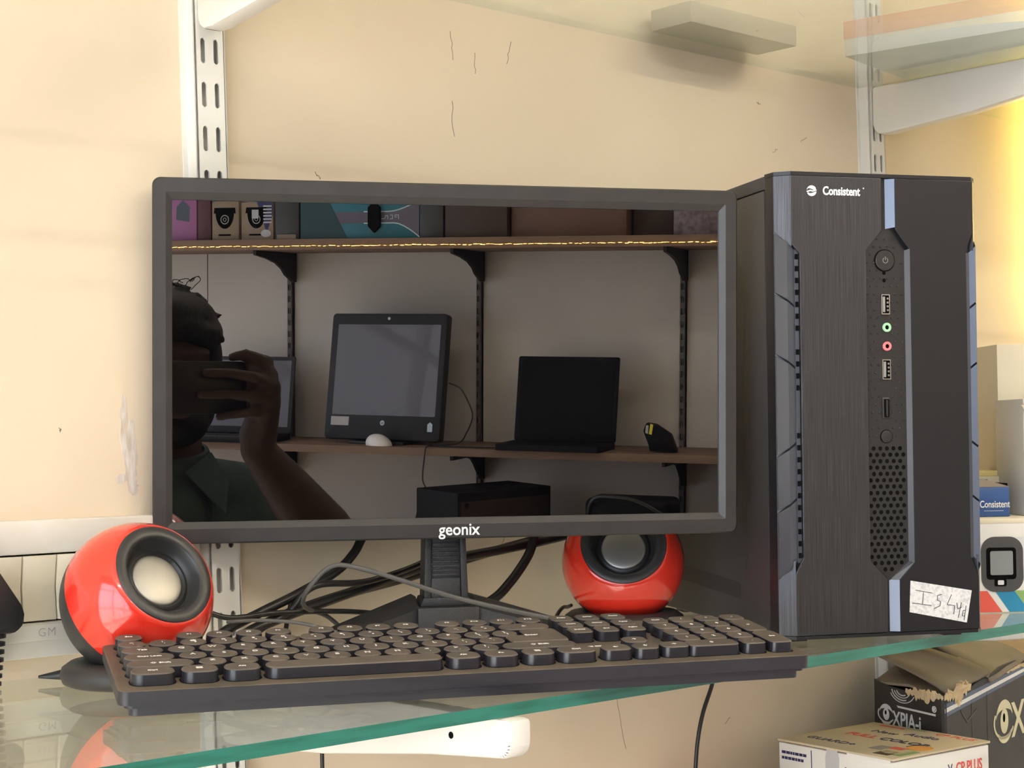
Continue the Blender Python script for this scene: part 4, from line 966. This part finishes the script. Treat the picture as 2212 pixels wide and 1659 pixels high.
# items on the upper wooden shelf
ZT = .4685; GU = 'boxes on the upper wooden shelf'
def far_box(name, x0, x1, d, h, mt, lb, rz_=0, y1=-3.43):
    sh = lambda x: x+.039-.026*((x+1.97)/1.68)
    x0, x1 = sh(x0), sh(x1)-.002
    root = empty(name, T(x1, y1, ZT) @ Rz(PI+rz_), lb, 'box', GU)      # local x runs along -X, local -y faces the shop
    m = MB(); m.box(0, x1-x0, 0, d, 0, h, bev=.0015); m.build('carton', mt, root, 30); return root, x1-x0
r_, w_ = far_box('pink_box', -1.975, -1.886, .15, .20, m_pinkc, 'pink box at the left end of the reflected upper shelf')
m = MB(); m.prism([(.025, .055), (.068, .062), (.066, .10), (.045, .12), (.022, .10)], -.0003, -.0006, 'y', mi=0); m.box(.062, .074, -.0006, -.0001, .125, .137, mi=1); m.build('printed_picture', [mat('slate_print', (.07, .09, .12), .5), m_white], r_, 0)
r_, w_ = far_box('maroon_box', -1.884, -1.838, .15, .22, m_maroon, 'narrow maroon box beside the pink box on the reflected shelf')
def dome_print(r_, w_, flip, lid):
    m = MB()
    m.prism([(w_*.02, .150), (w_*.02, .075), (w_*.98, .150)] if flip else [(w_*.98, .155), (w_*.02, .155), (w_*.98, .110)], -.0002, -.0004, 'y', mi=0)
    cx = w_*.52
    m.prism([(cx-.034, .095), (cx+.034, .095), (cx+.036, .078), (cx-.036, .078)], -.0004, -.0008, 'y', mi=1)
    m.prism([(cx+.030*math.cos(rad(a)), .079+.046*math.sin(rad(a))) for a in range(180, 361, 12)], -.0004, -.0008, 'y', mi=1)
    ringframe(m, [(cx+.014*math.cos(rad(a)), .060+.014*math.sin(rad(a))) for a in range(0, 360, 18)], [(cx+.011*math.cos(rad(a)), .060+.011*math.sin(rad(a))) for a in range(0, 360, 18)], -.0010, -.0010, 2)
    ringframe(m, [(cx+.006*math.cos(rad(a)), .060+.006*math.sin(rad(a))) for a in range(0, 360, 24)], [(cx+.004*math.cos(rad(a)), .060+.004*math.sin(rad(a))) for a in range(0, 360, 24)], -.0010, -.0010, 2)
    m.box(w_*.3, w_*.75, -.0004, 0, .012, .017, mi=1)
    m.build('printed_dome_camera', [mat('dark_slate_print', (.06, .07, .09), .5), m_dark, m_greyp], r_, 0)
m_kraft = mat('pale_kraft_card', (.27, .21, .15), .7)
r_, w_ = far_box('kraft_camera_box', -1.836, -1.745, .12, .115, m_kraft, 'kraft box with a dome camera print, left of the two in the reflection'); dome_print(r_, w_, False, 1)
m = MB(); m.prism([(0, .1155), (w_, .1155), (w_*1.06, .150), (w_*.1, .152)], .001, .003, 'y'); m.build('open_flap', m_kraft, r_, 0)
r_, w_ = far_box('kraft_camera_box', -1.741, -1.632, .12, .110, m_kraft, 'kraft box with a dome camera print and silver sticker, right of the two', .04); dome_print(r_, w_, True, 0)
m = MB(); m.box(w_*.45, w_*.66, -.0014, -.001, .062, .088); m.prism([(w_*.22+.017*math.cos(rad(a)), .018+.011*math.sin(rad(a))) for a in range(0, 360, 20)], -.001, -.0014, 'y'); m.prism([(w_*.20, .02), (w_*.0, .075), (w_*.0, .11), (w_*.50, .11)], -.0004, -.0007, 'y', mi=1)
for q in range(6): m.box(w_*.04, w_*.30, -.0012, -.0008, .048+q*.0095, .0525+q*.0095)
m.build('sticker', [mat('pale_silver_label', (.45, .45, .48), .35), m_navy], r_, 0)
r_, w_ = far_box('dark_charger_box', -1.627, -1.548, .10, .118, m_bbox, 'small black box left of the teal box in the reflection')
m = MB(); m.box(w_*.1, w_*.9, -.006, 0, .0, .014, bev=.001); m.build('front_lip', m_dcard, r_, 20)
r_, w_ = far_box('teal_box', -1.544, -1.167, .14, .125, m_teal, 'long teal box with a dark diamond and white curves in the reflection')
m = MB(); cx = w_*.365
wv = lambda t: .060+.0125*(1 if t > .12 else 1)+.030*max(0, (.22-t)/.22)**1.6
ts = [k/24 for k in range(25)]
up_ = [(w_*t, .062+.0145+.0300*max(0, (.24-t)/.24)**1.5) for t in ts]; dn_ = [(w_*t, .058-.0145-.0400*max(0, (.20-t)/.20)**1.5) for t in ts]
m.prism(up_+list(reversed(dn_)), -.0002, -.0004, 'y', mi=0)
m.stroke([p for p in up_ if p[0] < w_*.5], .0032, .0003, T(0, -.0004, 0), 1); m.stroke([p for p in dn_ if p[0] < w_*.5], .0032, .0003, T(0, -.0004, 0), 1)
m.prism([(cx, .104), (cx+.018, .088), (cx+.018, .034), (cx, .016), (cx-.018, .034), (cx-.018, .088)], -.001, -.014, 'y', mi=2)
m.prism([(w_*.60, .0), (w_*1.0, .0), (w_*1.0, .125), (w_*.78, .125)], -.0004, -.0008, 'y', mi=3)
m.stroke([(w_*.17, .055), (w_*.17, .066), (w_*.20, .066), (w_*.20, .060), (w_*.185, .060)], .0016, .0003, T(0, -.0004, 0), 1); m.stroke([(w_*.24, .055), (w_*.22, .055), (w_*.22, .066), (w_*.24, .066)], .0016, .0003, T(0, -.0004, 0), 1); m.stroke([(w_*.26, .055), (w_*.26, .064), (w_*.28, .064), (w_*.285, .056), (w_*.31, .056)], .0016, .0003, T(0, -.0004, 0), 1); m.build('printed_picture', [mat('mauve_grey_print', (.11, .10, .14), .5), mat('pale_blue_print', (.60, .78, .85), .4), m_dark, mat('black_green_print', (.01, .05, .06), .5)], r_, 0)
r_, w_ = far_box('black_box', -1.167, -1.093, .12, .15, m_bbox, 'black box right of the teal box in the reflection')
r_, w_ = far_box('near_black_box', -1.091, -.900, .16, .18, m_brown, 'very dark brown box in the middle of the reflected upper shelf', .02)
r_, w_ = far_box('brown_carton', -.896, -.555, .18, .19, mat('rust_brown_card', (.13, .07, .045), .6), 'wide rust brown carton on the right of the reflected upper shelf', 0, -3.45)
r_, w_ = far_box('dark_box', -.550, -.428, .15, .17, m_brown, 'dark box left of the bubble-wrapped parcel in the reflection', 0, -3.50)
r_, w_ = far_box('wrapped_parcel', -.425, -.262, .12, .13, m_bub, 'crinkled bubble-wrapped parcel at the right end of the reflection', .0, -3.46)

# computers on the lower wooden shelf
ZS = -.1300
ai = empty('all_in_one_computer', T(-1.290, -3.50, ZS) @ Rz(PI+.10), 'dark all-in-one computer with a screen coloured grey for its glare in the reflection', 'computer')
TILT = T(0, 0, .012) @ Rx(rad(-9))
m = MB(); m.prism(rrect(-.190, .190, 0, .375, .012), 0, .034, 'y', bev=.003); o = m.build('body', mat('charcoal_plastic', (.026, .027, .031), .5, spec=.25), ai, 30); o.matrix_local = TILT
m = MB(); m.prism(rrect(-.172, .168, .072, .342, .002), -.0003, .002, 'y'); o = m.build('screen', m_glare, ai, 0); o.matrix_local = TILT
m = MB(); m.box(.110, .170, -.0008, 0, .040, .066, mi=0); m.prism([(-.166, .028), (-.150, .028), (-.150, .050), (-.158, .056), (-.166, .050)], -.0002, -.0008, 'y', mi=1)
m.lathe([(0, .0008), (.0075, .0008), (.0075, 0)], 20, T(-.002, 0, .050) @ Rx(PI/2), 1); m.lathe([(0, .0008), (.0045, .0008), (.0045, 0)], 14, T(0, 0, .360) @ Rx(PI/2), 1); m.text('hp', .009, T(-.002, -.0009, .050) @ FACE, 2)
o = m.build('sticker', [mat('grey_paper', (.50, .48, .50), .6), mat('pale_blue_sticker', (.55, .66, .76), .4), m_dark], ai, 0); o.matrix_local = TILT
m = MB(); m.prism([(.030, 0), (.130, 0), (.125, .006), (.040, .20), (.030, .20)], -.07, .07, 'x', bev=.002); m.build('stand', m_blk, ai, 20)
m = MB(); m.box(-.09, .09, -.03, .10, 0, .009, bev=.002); m.build('base', m_blk, ai, 20)
def laptop(x, y, rz_, w_, lb, scr, h_=.215, dark=True, d_=.20):
    r_ = empty('laptop', T(x, y, ZS+.0005) @ Rz(PI+rz_), lb, 'laptop', 'laptops on the lower wooden shelf')
    m = MB(); m.prism(rrect(-w_/2, w_/2, -d_, 0, .008), 0, .018, 'z', bev=.002); m.build('base', m_matt, r_, 30)
    m = MB()
    for i in range(5):
        for j in range(13): m.box(-w_*.44+j*w_*.068, -w_*.44+j*w_*.068+w_*.058, -.030-i*.018-.014, -.030-i*.018, .018, .0195)
    tag(m.build('keys', m_matt, r_, 0), kind='stuff')
    m = MB(); m.prism(rrect(-w_/2, w_/2, 0, h_, .006), 0, .007, 'y', bev=.0015); o = m.build('lid', m_matt if dark else mat('slate_grey_plastic', (.035, .036, .042), .5, spec=.2), r_, 30); o.matrix_local = T(0, -.004, .018) @ Rx(rad(-10))
    m = MB(); m.prism(rrect(-w_/2+.012, w_/2-.012, .020, h_-.012, .001), -.0004, .0, 'y'); q = m.build('screen', scr, o, 0)
    return r_
laptop(-.745, -3.555, .04, .305, 'black laptop with a dark screen, right of the all-in-one computer', mat('matt_black_lcd', (.003, .003, .003), .5, spec=.12), .245, d_=.165)
laptop(-1.765, -3.555, -.03, .320, 'laptop with a pale screen half hidden by the raised hand', m_glare, .235, False, d_=.165)
ms = empty('computer_mouse', T(-1.270, -3.440, ZS+.0) @ Rz(PI+.25), 'white mouse in front of the all-in-one computer in the reflection', 'mouse')
m = MB(); m.ball((0, 0, .002), .045, sc=(1.0, .60, .70), u=32, v=18, rot=Ry(rad(-14))); bmesh.ops.bisect_plane(m.bm, geom=list(m.bm.verts)+list(m.bm.edges)+list(m.bm.faces), plane_co=(0, 0, .0005), plane_no=(0, 0, -1), clear_outer=True); o = m.build('shell', mat('pearly_white_plastic', (.80, .78, .76), .3), ms)
sc_ = empty('barcode_scanner', T(-.452, -3.49, ZS) @ Rz(PI-.15), 'black barcode scanner with a yellow label on the lower wooden shelf', 'scanner')
m = MB(); m.prism([(-.034, .004), (.026, .004), (.030, .024), (.044, .060), (.036, .082), (.008, .078), (-.034, .050), (-.048, .012), (-.052, .002)], -.025, .025, 'y', bev=.004); m.build('housing', m_matt, sc_)
m = MB(); m.prism([(.020, .050), (.028, .052), (.024, .080), (.016, .078)], -.0252, -.0262, 'y', mi=0); m.prism([(.030, .052), (.038, .055), (.036, .076), (.029, .076)], -.0252, -.0262, 'y', mi=1); m.build('label', [m_yel, mat('grey_label', (.5, .5, .5), .5)], sc_, 0)
cable('charging_cable', [(-1.095, -3.55, .050), (-1.060, -3.55, .035), (-1.035, -3.55, -.005), (-1.022, -3.55, -.045), (-1.035, -3.54, -.09), (-1.05, -3.50, -.122), (-1.12, -3.46, -.127), (-1.00, -3.44, -.127), (-.92, -3.45, -.127)], .0022, m_cab, 'thin black cable from the all-in-one computer lying on the wooden shelf')
cable('charging_cable', [(-1.115, -3.46, -.127), (-1.112, -3.405, -.128), (-1.116, -3.402, -.16), (-1.120, -3.40, -.22), (-1.105, -3.40, -.26), (-1.125, -3.38, -.30), (-1.15, -3.36, -.44)], .0022, m_cab, 'black cable hanging over the front of the lower wooden shelf')
# low counter with a recorder and an adapter
ct = empty('low_counter', T(-2.5, OY+.002, ZF), 'brown counter below the wooden shelves on the opposite side', 'counter')
hcn = .90
m = MB(); m.box(0, 3.7, 0, .58, hcn-.03, hcn, bev=.002); m.build('worktop', m_wood, ct, 20)
m = MB(); m.box(.02, 3.68, 0, .54, 0, hcn-.03); m.build('body', m_brown, ct, 0)
ZK = ZF+hcn
rb = empty('black_recorder', T(-.896, -3.304, ZK) @ Rz(PI-1.0), 'black box-shaped machine with a brown front at the bottom of the reflection', 'machine')
m = MB(); m.box(-.235, .10, 0, .19, 0, .215, bev=.003); m.build('housing', m_matt, rb)
m = MB(); m.box(-.225, .09, -.0015, 0, .015, .190, bev=.001); m.lathe([(0, .003), (.008, .003), (.008, 0)], 18, T(.07, 0, .178) @ Rx(PI/2), 1); m.build('front_panel', [mat('faded_brown_panel', (.035, .022, .018), .6, spec=.2), m_dark], rb)
m = MB(); m.box(-.12, .12, -.07, .07, 0, .205, bev=.02, seg=4); tag(m.build('cable_bag', m_matt, M=T(-.500, -3.38, ZK)), 'black bulky bag right of the black machine at the bottom of the reflection', 'bag')
cable('charging_cable', [(-.62, -3.36, ZK+.02), (-.60, -3.30, ZK+.19), (-.52, -3.28, ZK+.213), (-.43, -3.28, ZK+.19), (-.35, -3.30, ZK+.12), (-.33, -3.30, ZK+.003)], .006, m_cab, 'thick black cable looped over the bag at the bottom of the reflection')

# ------------------------------------------------------------------ the person taking the picture
J = lambda *p: Vector(p)
hd, nk = J(-.769, -1.313, .160), J(-.790, -1.345, .010)
shR, elR, wrR = J(-.655, -1.452, -.075), J(-.447, -1.318, -.155), J(-.541, -1.172, .048)
shL, elL, wrL = J(-.965, -1.310, -.080), J(-.985, -1.125, -.170), J(-.805, -1.085, .070)
fwd = Vector((.64, .77, 0)).normalized(); side = Vector((fwd.y, -fwd.x, 0))
pelv = J(-.85, -1.46, -.56)
per = empty('person', T(-.85, -1.46, ZF), 'person in a teal-grey collared shirt holding up a phone, seen in the screen', 'person')
per_inv = per.matrix_world.inverted()
Hm = Matrix((side, fwd, Vector((0, 0, 1)))).transposed().to_4x4(); Hm.translation = hd
m = MB()
def hb(x, y, z): return Hm @ Vector((x, y, z))
def hball(x, y, z, r, sc): m.ball((0, 0, 0), r, M=Hm @ T(x, y, z), sc=sc, u=28, v=20)
hball(0, -.012, .030, .1, (.78, .97, .90)); hball(0, .012, -.028, .1, (.66, .80, .80)); hball(0, .032, -.072, .05, (.95, .95, .75))
m.cap(hb(0, .086, .010), hb(0, .106, -.024), .008, .0145); hball(0, .088, -.058, .02, (1.2, .6, .35)); hball(0, .088, -.068, .018, (1.1, .6, .35)); hball(0, .075, .030, .05, (1.1, .35, .25))
for s_ in (-1, 1): hball(s_*.076, -.008, -.006, .022, (.35, .8, 1.4)); hball(s_*.036, .070, -.022, .025, (1, .5, .8))
m.cap(nk+J(0, 0, -.04), hb(0, -.018, -.05), .060, .054)
m.cap(nk+J(0, 0, -.035), shR+J(-.03, .01, .015), .05, .048); m.cap(nk+J(0, 0, -.035), shL+J(.03, 0, .015), .05, .048)
ch = (shR+shL)/2+J(0, 0, -.09)
m.cap(shR+J(-.05, .02, -.06), shL+J(.05, -.0, -.06), .092, .092); m.cap(ch, pelv+J(0, 0, .13), .115, .105); m.cap(ch+side*.05, pelv+J(0, 0, .1)+side*.05, .10, .09); m.cap(ch-side*.05, pelv+J(0, 0, .1)-side*.05, .10, .09)
m.cap(pelv-side*.06, pelv+side*.06, .11, .11)
for s_ in (-1, 1):
    hip = pelv+side*s_*.09+J(0, 0, -.04); kn = hip+J(0, 0, -.36)+fwd*.02; an = J(kn.x, kn.y, ZF+.09)-fwd*.01
    m.cap(hip, kn, .085, .055); m.cap(kn, an, .054, .036); m.cap(an-J(0, 0, .05), J(an.x, an.y, ZF+.030)+fwd*.15, .034, .028)
def arm(sh, el, wr):
    m.cap(sh, el, .050, .040); m.cap(el, el.lerp(wr, .35), .046, .049); m.cap(el.lerp(wr, .35), el.lerp(wr, .7), .049, .038); m.cap(el.lerp(wr, .7), wr, .038, .026)
arm(shR, elR, wrR); arm(shL, elL, wrL)
def finger(m_, pts, r0, r1):
    pts = [Vector(p) for p in pts]; k = len(pts)-1
    for i in range(k): m_.cap(pts[i], pts[i+1], r0+(r1-r0)*i/k, r0+(r1-r0)*(i+1)/k, seg=12)
kn_ = [J(-.512, -1.152, .160), J(-.505, -1.146, .143), J(-.504, -1.144, .124), J(-.510, -1.146, .106)]
for p in kn_: m.cap(wrR+J(.004, 0, .006), p, .025, .0150)
m.cap(wrR+J(.0, 0, .02), (kn_[1]+kn_[2])/2+J(-.010, -.004, -.005), .028, .020)
m.cap(kn_[0], kn_[3], .014, .013)
m.cap(J(-.530, -1.158, .170), J(-.528, -1.160, .115), .020, .022); m.cap(J(-.520, -1.158, .178), J(-.540, -1.156, .180), .013, .013)
finger(m, [kn_[0], J(-.523, -1.148, .184), J(-.545, -1.143, .192), J(-.566, -1.139, .187)], .0100, .0074)
finger(m, [kn_[1], J(-.520, -1.126, .158), J(-.556, -1.1215, .1640), J(-.590, -1.104, .1650)], .0100, .0074)
finger(m, [kn_[2], J(-.520, -1.124, .130), J(-.560, -1.1195, .1330), J(-.598, -1.101, .1320)], .0098, .0072)
finger(m, [kn_[3], J(-.524, -1.128, .108), J(-.552, -1.122, .1035), J(-.575, -1.113, .1000)], .0085, .0066)
finger(m, [wrR+J(-.006, .002, .022), J(-.546, -1.172, .100), J(-.556, -1.172, .128), J(-.574, -1.160, .146)], .0165, .0092)
# left hand holding the other end of the phone
ps = CAM + R_*(-.022)
for k, dz in enumerate((.020, .002, -.016, -.033)): 
    kk = wrL+J(.028, .030, .052+dz*.8-.01); m.cap(wrL, kk, .021, .012)
    finger(m, [kk, ps+R_*-.030+fw*.004+J(0, 0, dz-.01), ps+R_*-.004+fw*.0055+J(0, 0, dz-.01)], .0098, .0074)
finger(m, [wrL+J(.010, -.004, .020), ps+R_*-.025-fw*.030+J(0, 0, -.03), ps+R_*.012-fw*.024+J(0, 0, -.012)], .016, .009)
bmesh.ops.transform(m.bm, matrix=per_inv, verts=m.bm.verts)
o = m.build('body', m_skin, per, 0); md_ = o.modifiers.new('r', 'REMESH'); md_.mode = 'VOXEL'; md_.voxel_size = .0042; md_.use_smooth_shade = True
md_ = o.modifiers.new('s', 'SMOOTH'); md_.iterations = 4; md_.factor = .5
for s_ in (-1, 1):
    m = MB(); m.ball((0, 0, 0), .012, M=per_inv @ Hm @ T(s_*.031, .0735, .004)); m.build('eye', m_eye, per)
# hair: skull cap, ragged fringe and a few curls, with a short beard
m = MB(); rnd = random.Random(5)
def hair(x, y, z, r, sc): m.ball((0, 0, 0), r, M=Hm @ T(x, y, z), sc=sc, u=28, v=20)
hair(0, -.030, .046, .1, (.86, .98, .90)); hair(0, .030, .078, .07, (1.05, .95, .72)); hair(.036, .034, .060, .05, (.9, 1.1, .75)); hair(.060, .010, .020, .04, (.62, 1.1, 1.3)); hair(-.060, .010, .020, .04, (.62, 1.1, 1.3)); hair(.036, .060, .062, .034, (1.0, 1.0, .6)); hair(.0, .066, .070, .045, (1.2, .8, .6))
m.cap(Hm @ Vector((.045, .055, .070)), Hm @ Vector((.074, .062, .050)), .022, .006)
for k in range(46):
    a = rnd.uniform(0, 2*PI); e = rnd.uniform(.15, 1.4); d_ = Vector((math.cos(a)*math.cos(e), math.sin(a)*math.cos(e), math.sin(e)))
    p = Vector((0, -.020, .046))+Vector((d_.x*.080, d_.y*.090, d_.z*.088)); q = p+d_*rnd.uniform(.010, .018)+Vector((rnd.uniform(-.012, .012), rnd.uniform(-.012, .012), -.006))
    m.cap(Hm @ p, Hm @ q, .011, .003, seg=8)
bmesh.ops.transform(m.bm, matrix=per_inv, verts=m.bm.verts)
o = m.build('hair', m_hair, per, 0); md_ = o.modifiers.new('r', 'REMESH'); md_.mode = 'VOXEL'; md_.voxel_size = .004; md_.use_smooth_shade = True
m = MB()
for k in range(7):
    x0 = -.01+.008*k; b0 = hb(x0, .02, .130); P_ = []
    for q in range(12): t = q/11; P_.append(b0+J(rnd.uniform(-.002, .002), 0, 0)+side*(.010*math.sin(t*4+k))+J(0, 0, .018*math.sin(t*2.4)*(.6+.1*k)))
    m.tube(smooth_path(P_, 3), .0007, 5)
bmesh.ops.transform(m.bm, matrix=per_inv, verts=m.bm.verts); m.build('stray_curls', m_hair, per)
m = MB(); m.ball((0, 0, 0), .05, M=Hm @ T(0, .026, -.080), sc=(1.22, 1.22, .92))
for s_ in (-1, 1): m.ball((0, 0, 0), .04, M=Hm @ T(s_*.044, .012, -.058), sc=(.72, 1.2, 1.1))
bmesh.ops.transform(m.bm, matrix=per_inv, verts=m.bm.verts)
o = m.build('beard', m_hair, per, 0); md_ = o.modifiers.new('r', 'REMESH'); md_.mode = 'VOXEL'; md_.voxel_size = .004; md_.use_smooth_shade = True
# shirt with short sleeves
m = MB()
m.cap(shR+J(-.01, .0, .0), shR.lerp(elR, .55), .066, .060); m.cap(shL, shL.lerp(elL, .55), .066, .060)
m.cap(nk+J(0, 0, -.052)+side*.045, shR+J(-.01, 0, .010), .060, .062); m.cap(nk+J(0, 0, -.052)-side*.045, shL+J(.01, 0, .010), .060, .062); m.cap(nk+J(0, 0, -.085)+fwd*.035, ch+fwd*.03, .075, .10)
m.cap(shR+J(-.05, .02, -.06), shL+J(.05, 0, -.06), .104, .104); m.cap(ch, pelv+J(0, 0, .05), .128, .122); m.cap(ch+side*.055, pelv+J(0, 0, .05)+side*.055, .108, .106); m.cap(ch-side*.055, pelv+J(0, 0, .05)-side*.055, .108, .106)
bmesh.ops.transform(m.bm, matrix=per_inv, verts=m.bm.verts)
o = m.build('shirt', m_shirt, per, 0); md_ = o.modifiers.new('r', 'REMESH'); md_.mode = 'VOXEL'; md_.voxel_size = .006; md_.use_smooth_shade = True
md_ = o.modifiers.new('s', 'SMOOTH'); md_.iterations = 6
shirt = o
Nm = Matrix((side, fwd, Vector((0, 0, 1)))).transposed().to_4x4(); Nm.translation = nk
def cloth(name, pts_list, mt, th=.004):
    m = MB()
    for pts in pts_list:
        b = bmesh.new(); vs = [b.verts.new(Nm @ Vector(p)) for p in pts]; b.faces.new(vs); m._merge(b, None, 0)
    bmesh.ops.transform(m.bm, matrix=per_inv, verts=m.bm.verts)
    o = m.build(name, mt, shirt, 0); s_ = o.modifiers.new('s', 'SOLIDIFY'); s_.thickness = th; s_.offset = 0; o.modifiers.new('b', 'BEVEL').width = .001
m = MB(); m.lathe([(.066, -.035), (.064, .0), (.060, .022), (.067, .021), (.076, -.004), (.080, -.035)], 40, Nm @ Rx(rad(-12)))
bmesh.ops.transform(m.bm, matrix=per_inv, verts=m.bm.verts); m.build('collar_band', m_shirt, shirt, 60)
cloth('collar', [[(.012, .088, -.012), (.062, .050, .016), (.088, .062, -.030), (.074, .106, -.082)]], m_shirt)
cloth('collar', [[(-.012, .088, -.012), (-.062, .050, .016), (-.088, .062, -.030), (-.074, .106, -.082)]], m_shirt)
# trousers and shoes
m = MB()
m.cap(pelv-side*.06, pelv+side*.06, .122, .122)
for s_ in (-1, 1):
    hip = pelv+side*s_*.09+J(0, 0, -.04); kn = hip+J(0, 0, -.36)+fwd*.02; an = J(kn.x, kn.y, ZF+.09)-fwd*.01
    m.cap(hip, kn, .097, .070); m.cap(kn, an, .070, .060)
bmesh.ops.transform(m.bm, matrix=per_inv, verts=m.bm.verts)
o = m.build('trousers', m_jean, per, 0); md_ = o.modifiers.new('r', 'REMESH'); md_.mode = 'VOXEL'; md_.voxel_size = .008; md_.use_smooth_shade = True
# phone: its rear camera is where this picture is taken from
PMx = Matrix((R_, fw, U_)).transposed().to_4x4(); PMx.translation = CAM - fw*.0045
ph = empty('phone', PMx, 'dark phone held sideways in front of the face, seen in the screen', 'phone')
m = MB(); m.prism(rrect(-.013, .156, -.055, .023, .010, 8), -.0082, 0, 'y', bev=.0012); m.build('body', mat('dark_phone_back', (.007, .007, .008), .3), ph)
m = MB(); m.prism(rrect(-.011, .030, -.032, .020, .008, 6), 0, .0010, 'y', bev=.0004); m.build('camera_bump', m_blk, ph)
for (x, z) in ((0, 0), (.0, -.019), (.018, -.009)):
    m = MB(); m.lathe([(.0068, 0), (.0068, .0018), (.0060, .0020), (.0055, .0012), (.0030, .0008), (0, .0010)], 28, T(x, .0010, z) @ Rx(-PI/2)); m.build('lens', mat('lens_glass', (.02, .02, .03), .05, spec=1), ph)
m = MB(); m.prism(rrect(-.010, .153, -.052, .020, .008, 6), -.0085, -.0082, 'y'); m.build('display', mat('lit_phone_display', (.30, .28, .24), .2), ph, 0)

# the phone and the person stand a hand's breadth behind the viewpoint
for o_ in (per, ph): o_.location = o_.location - Vector((fw.x, fw.y, 0))*.03 + R_*.010
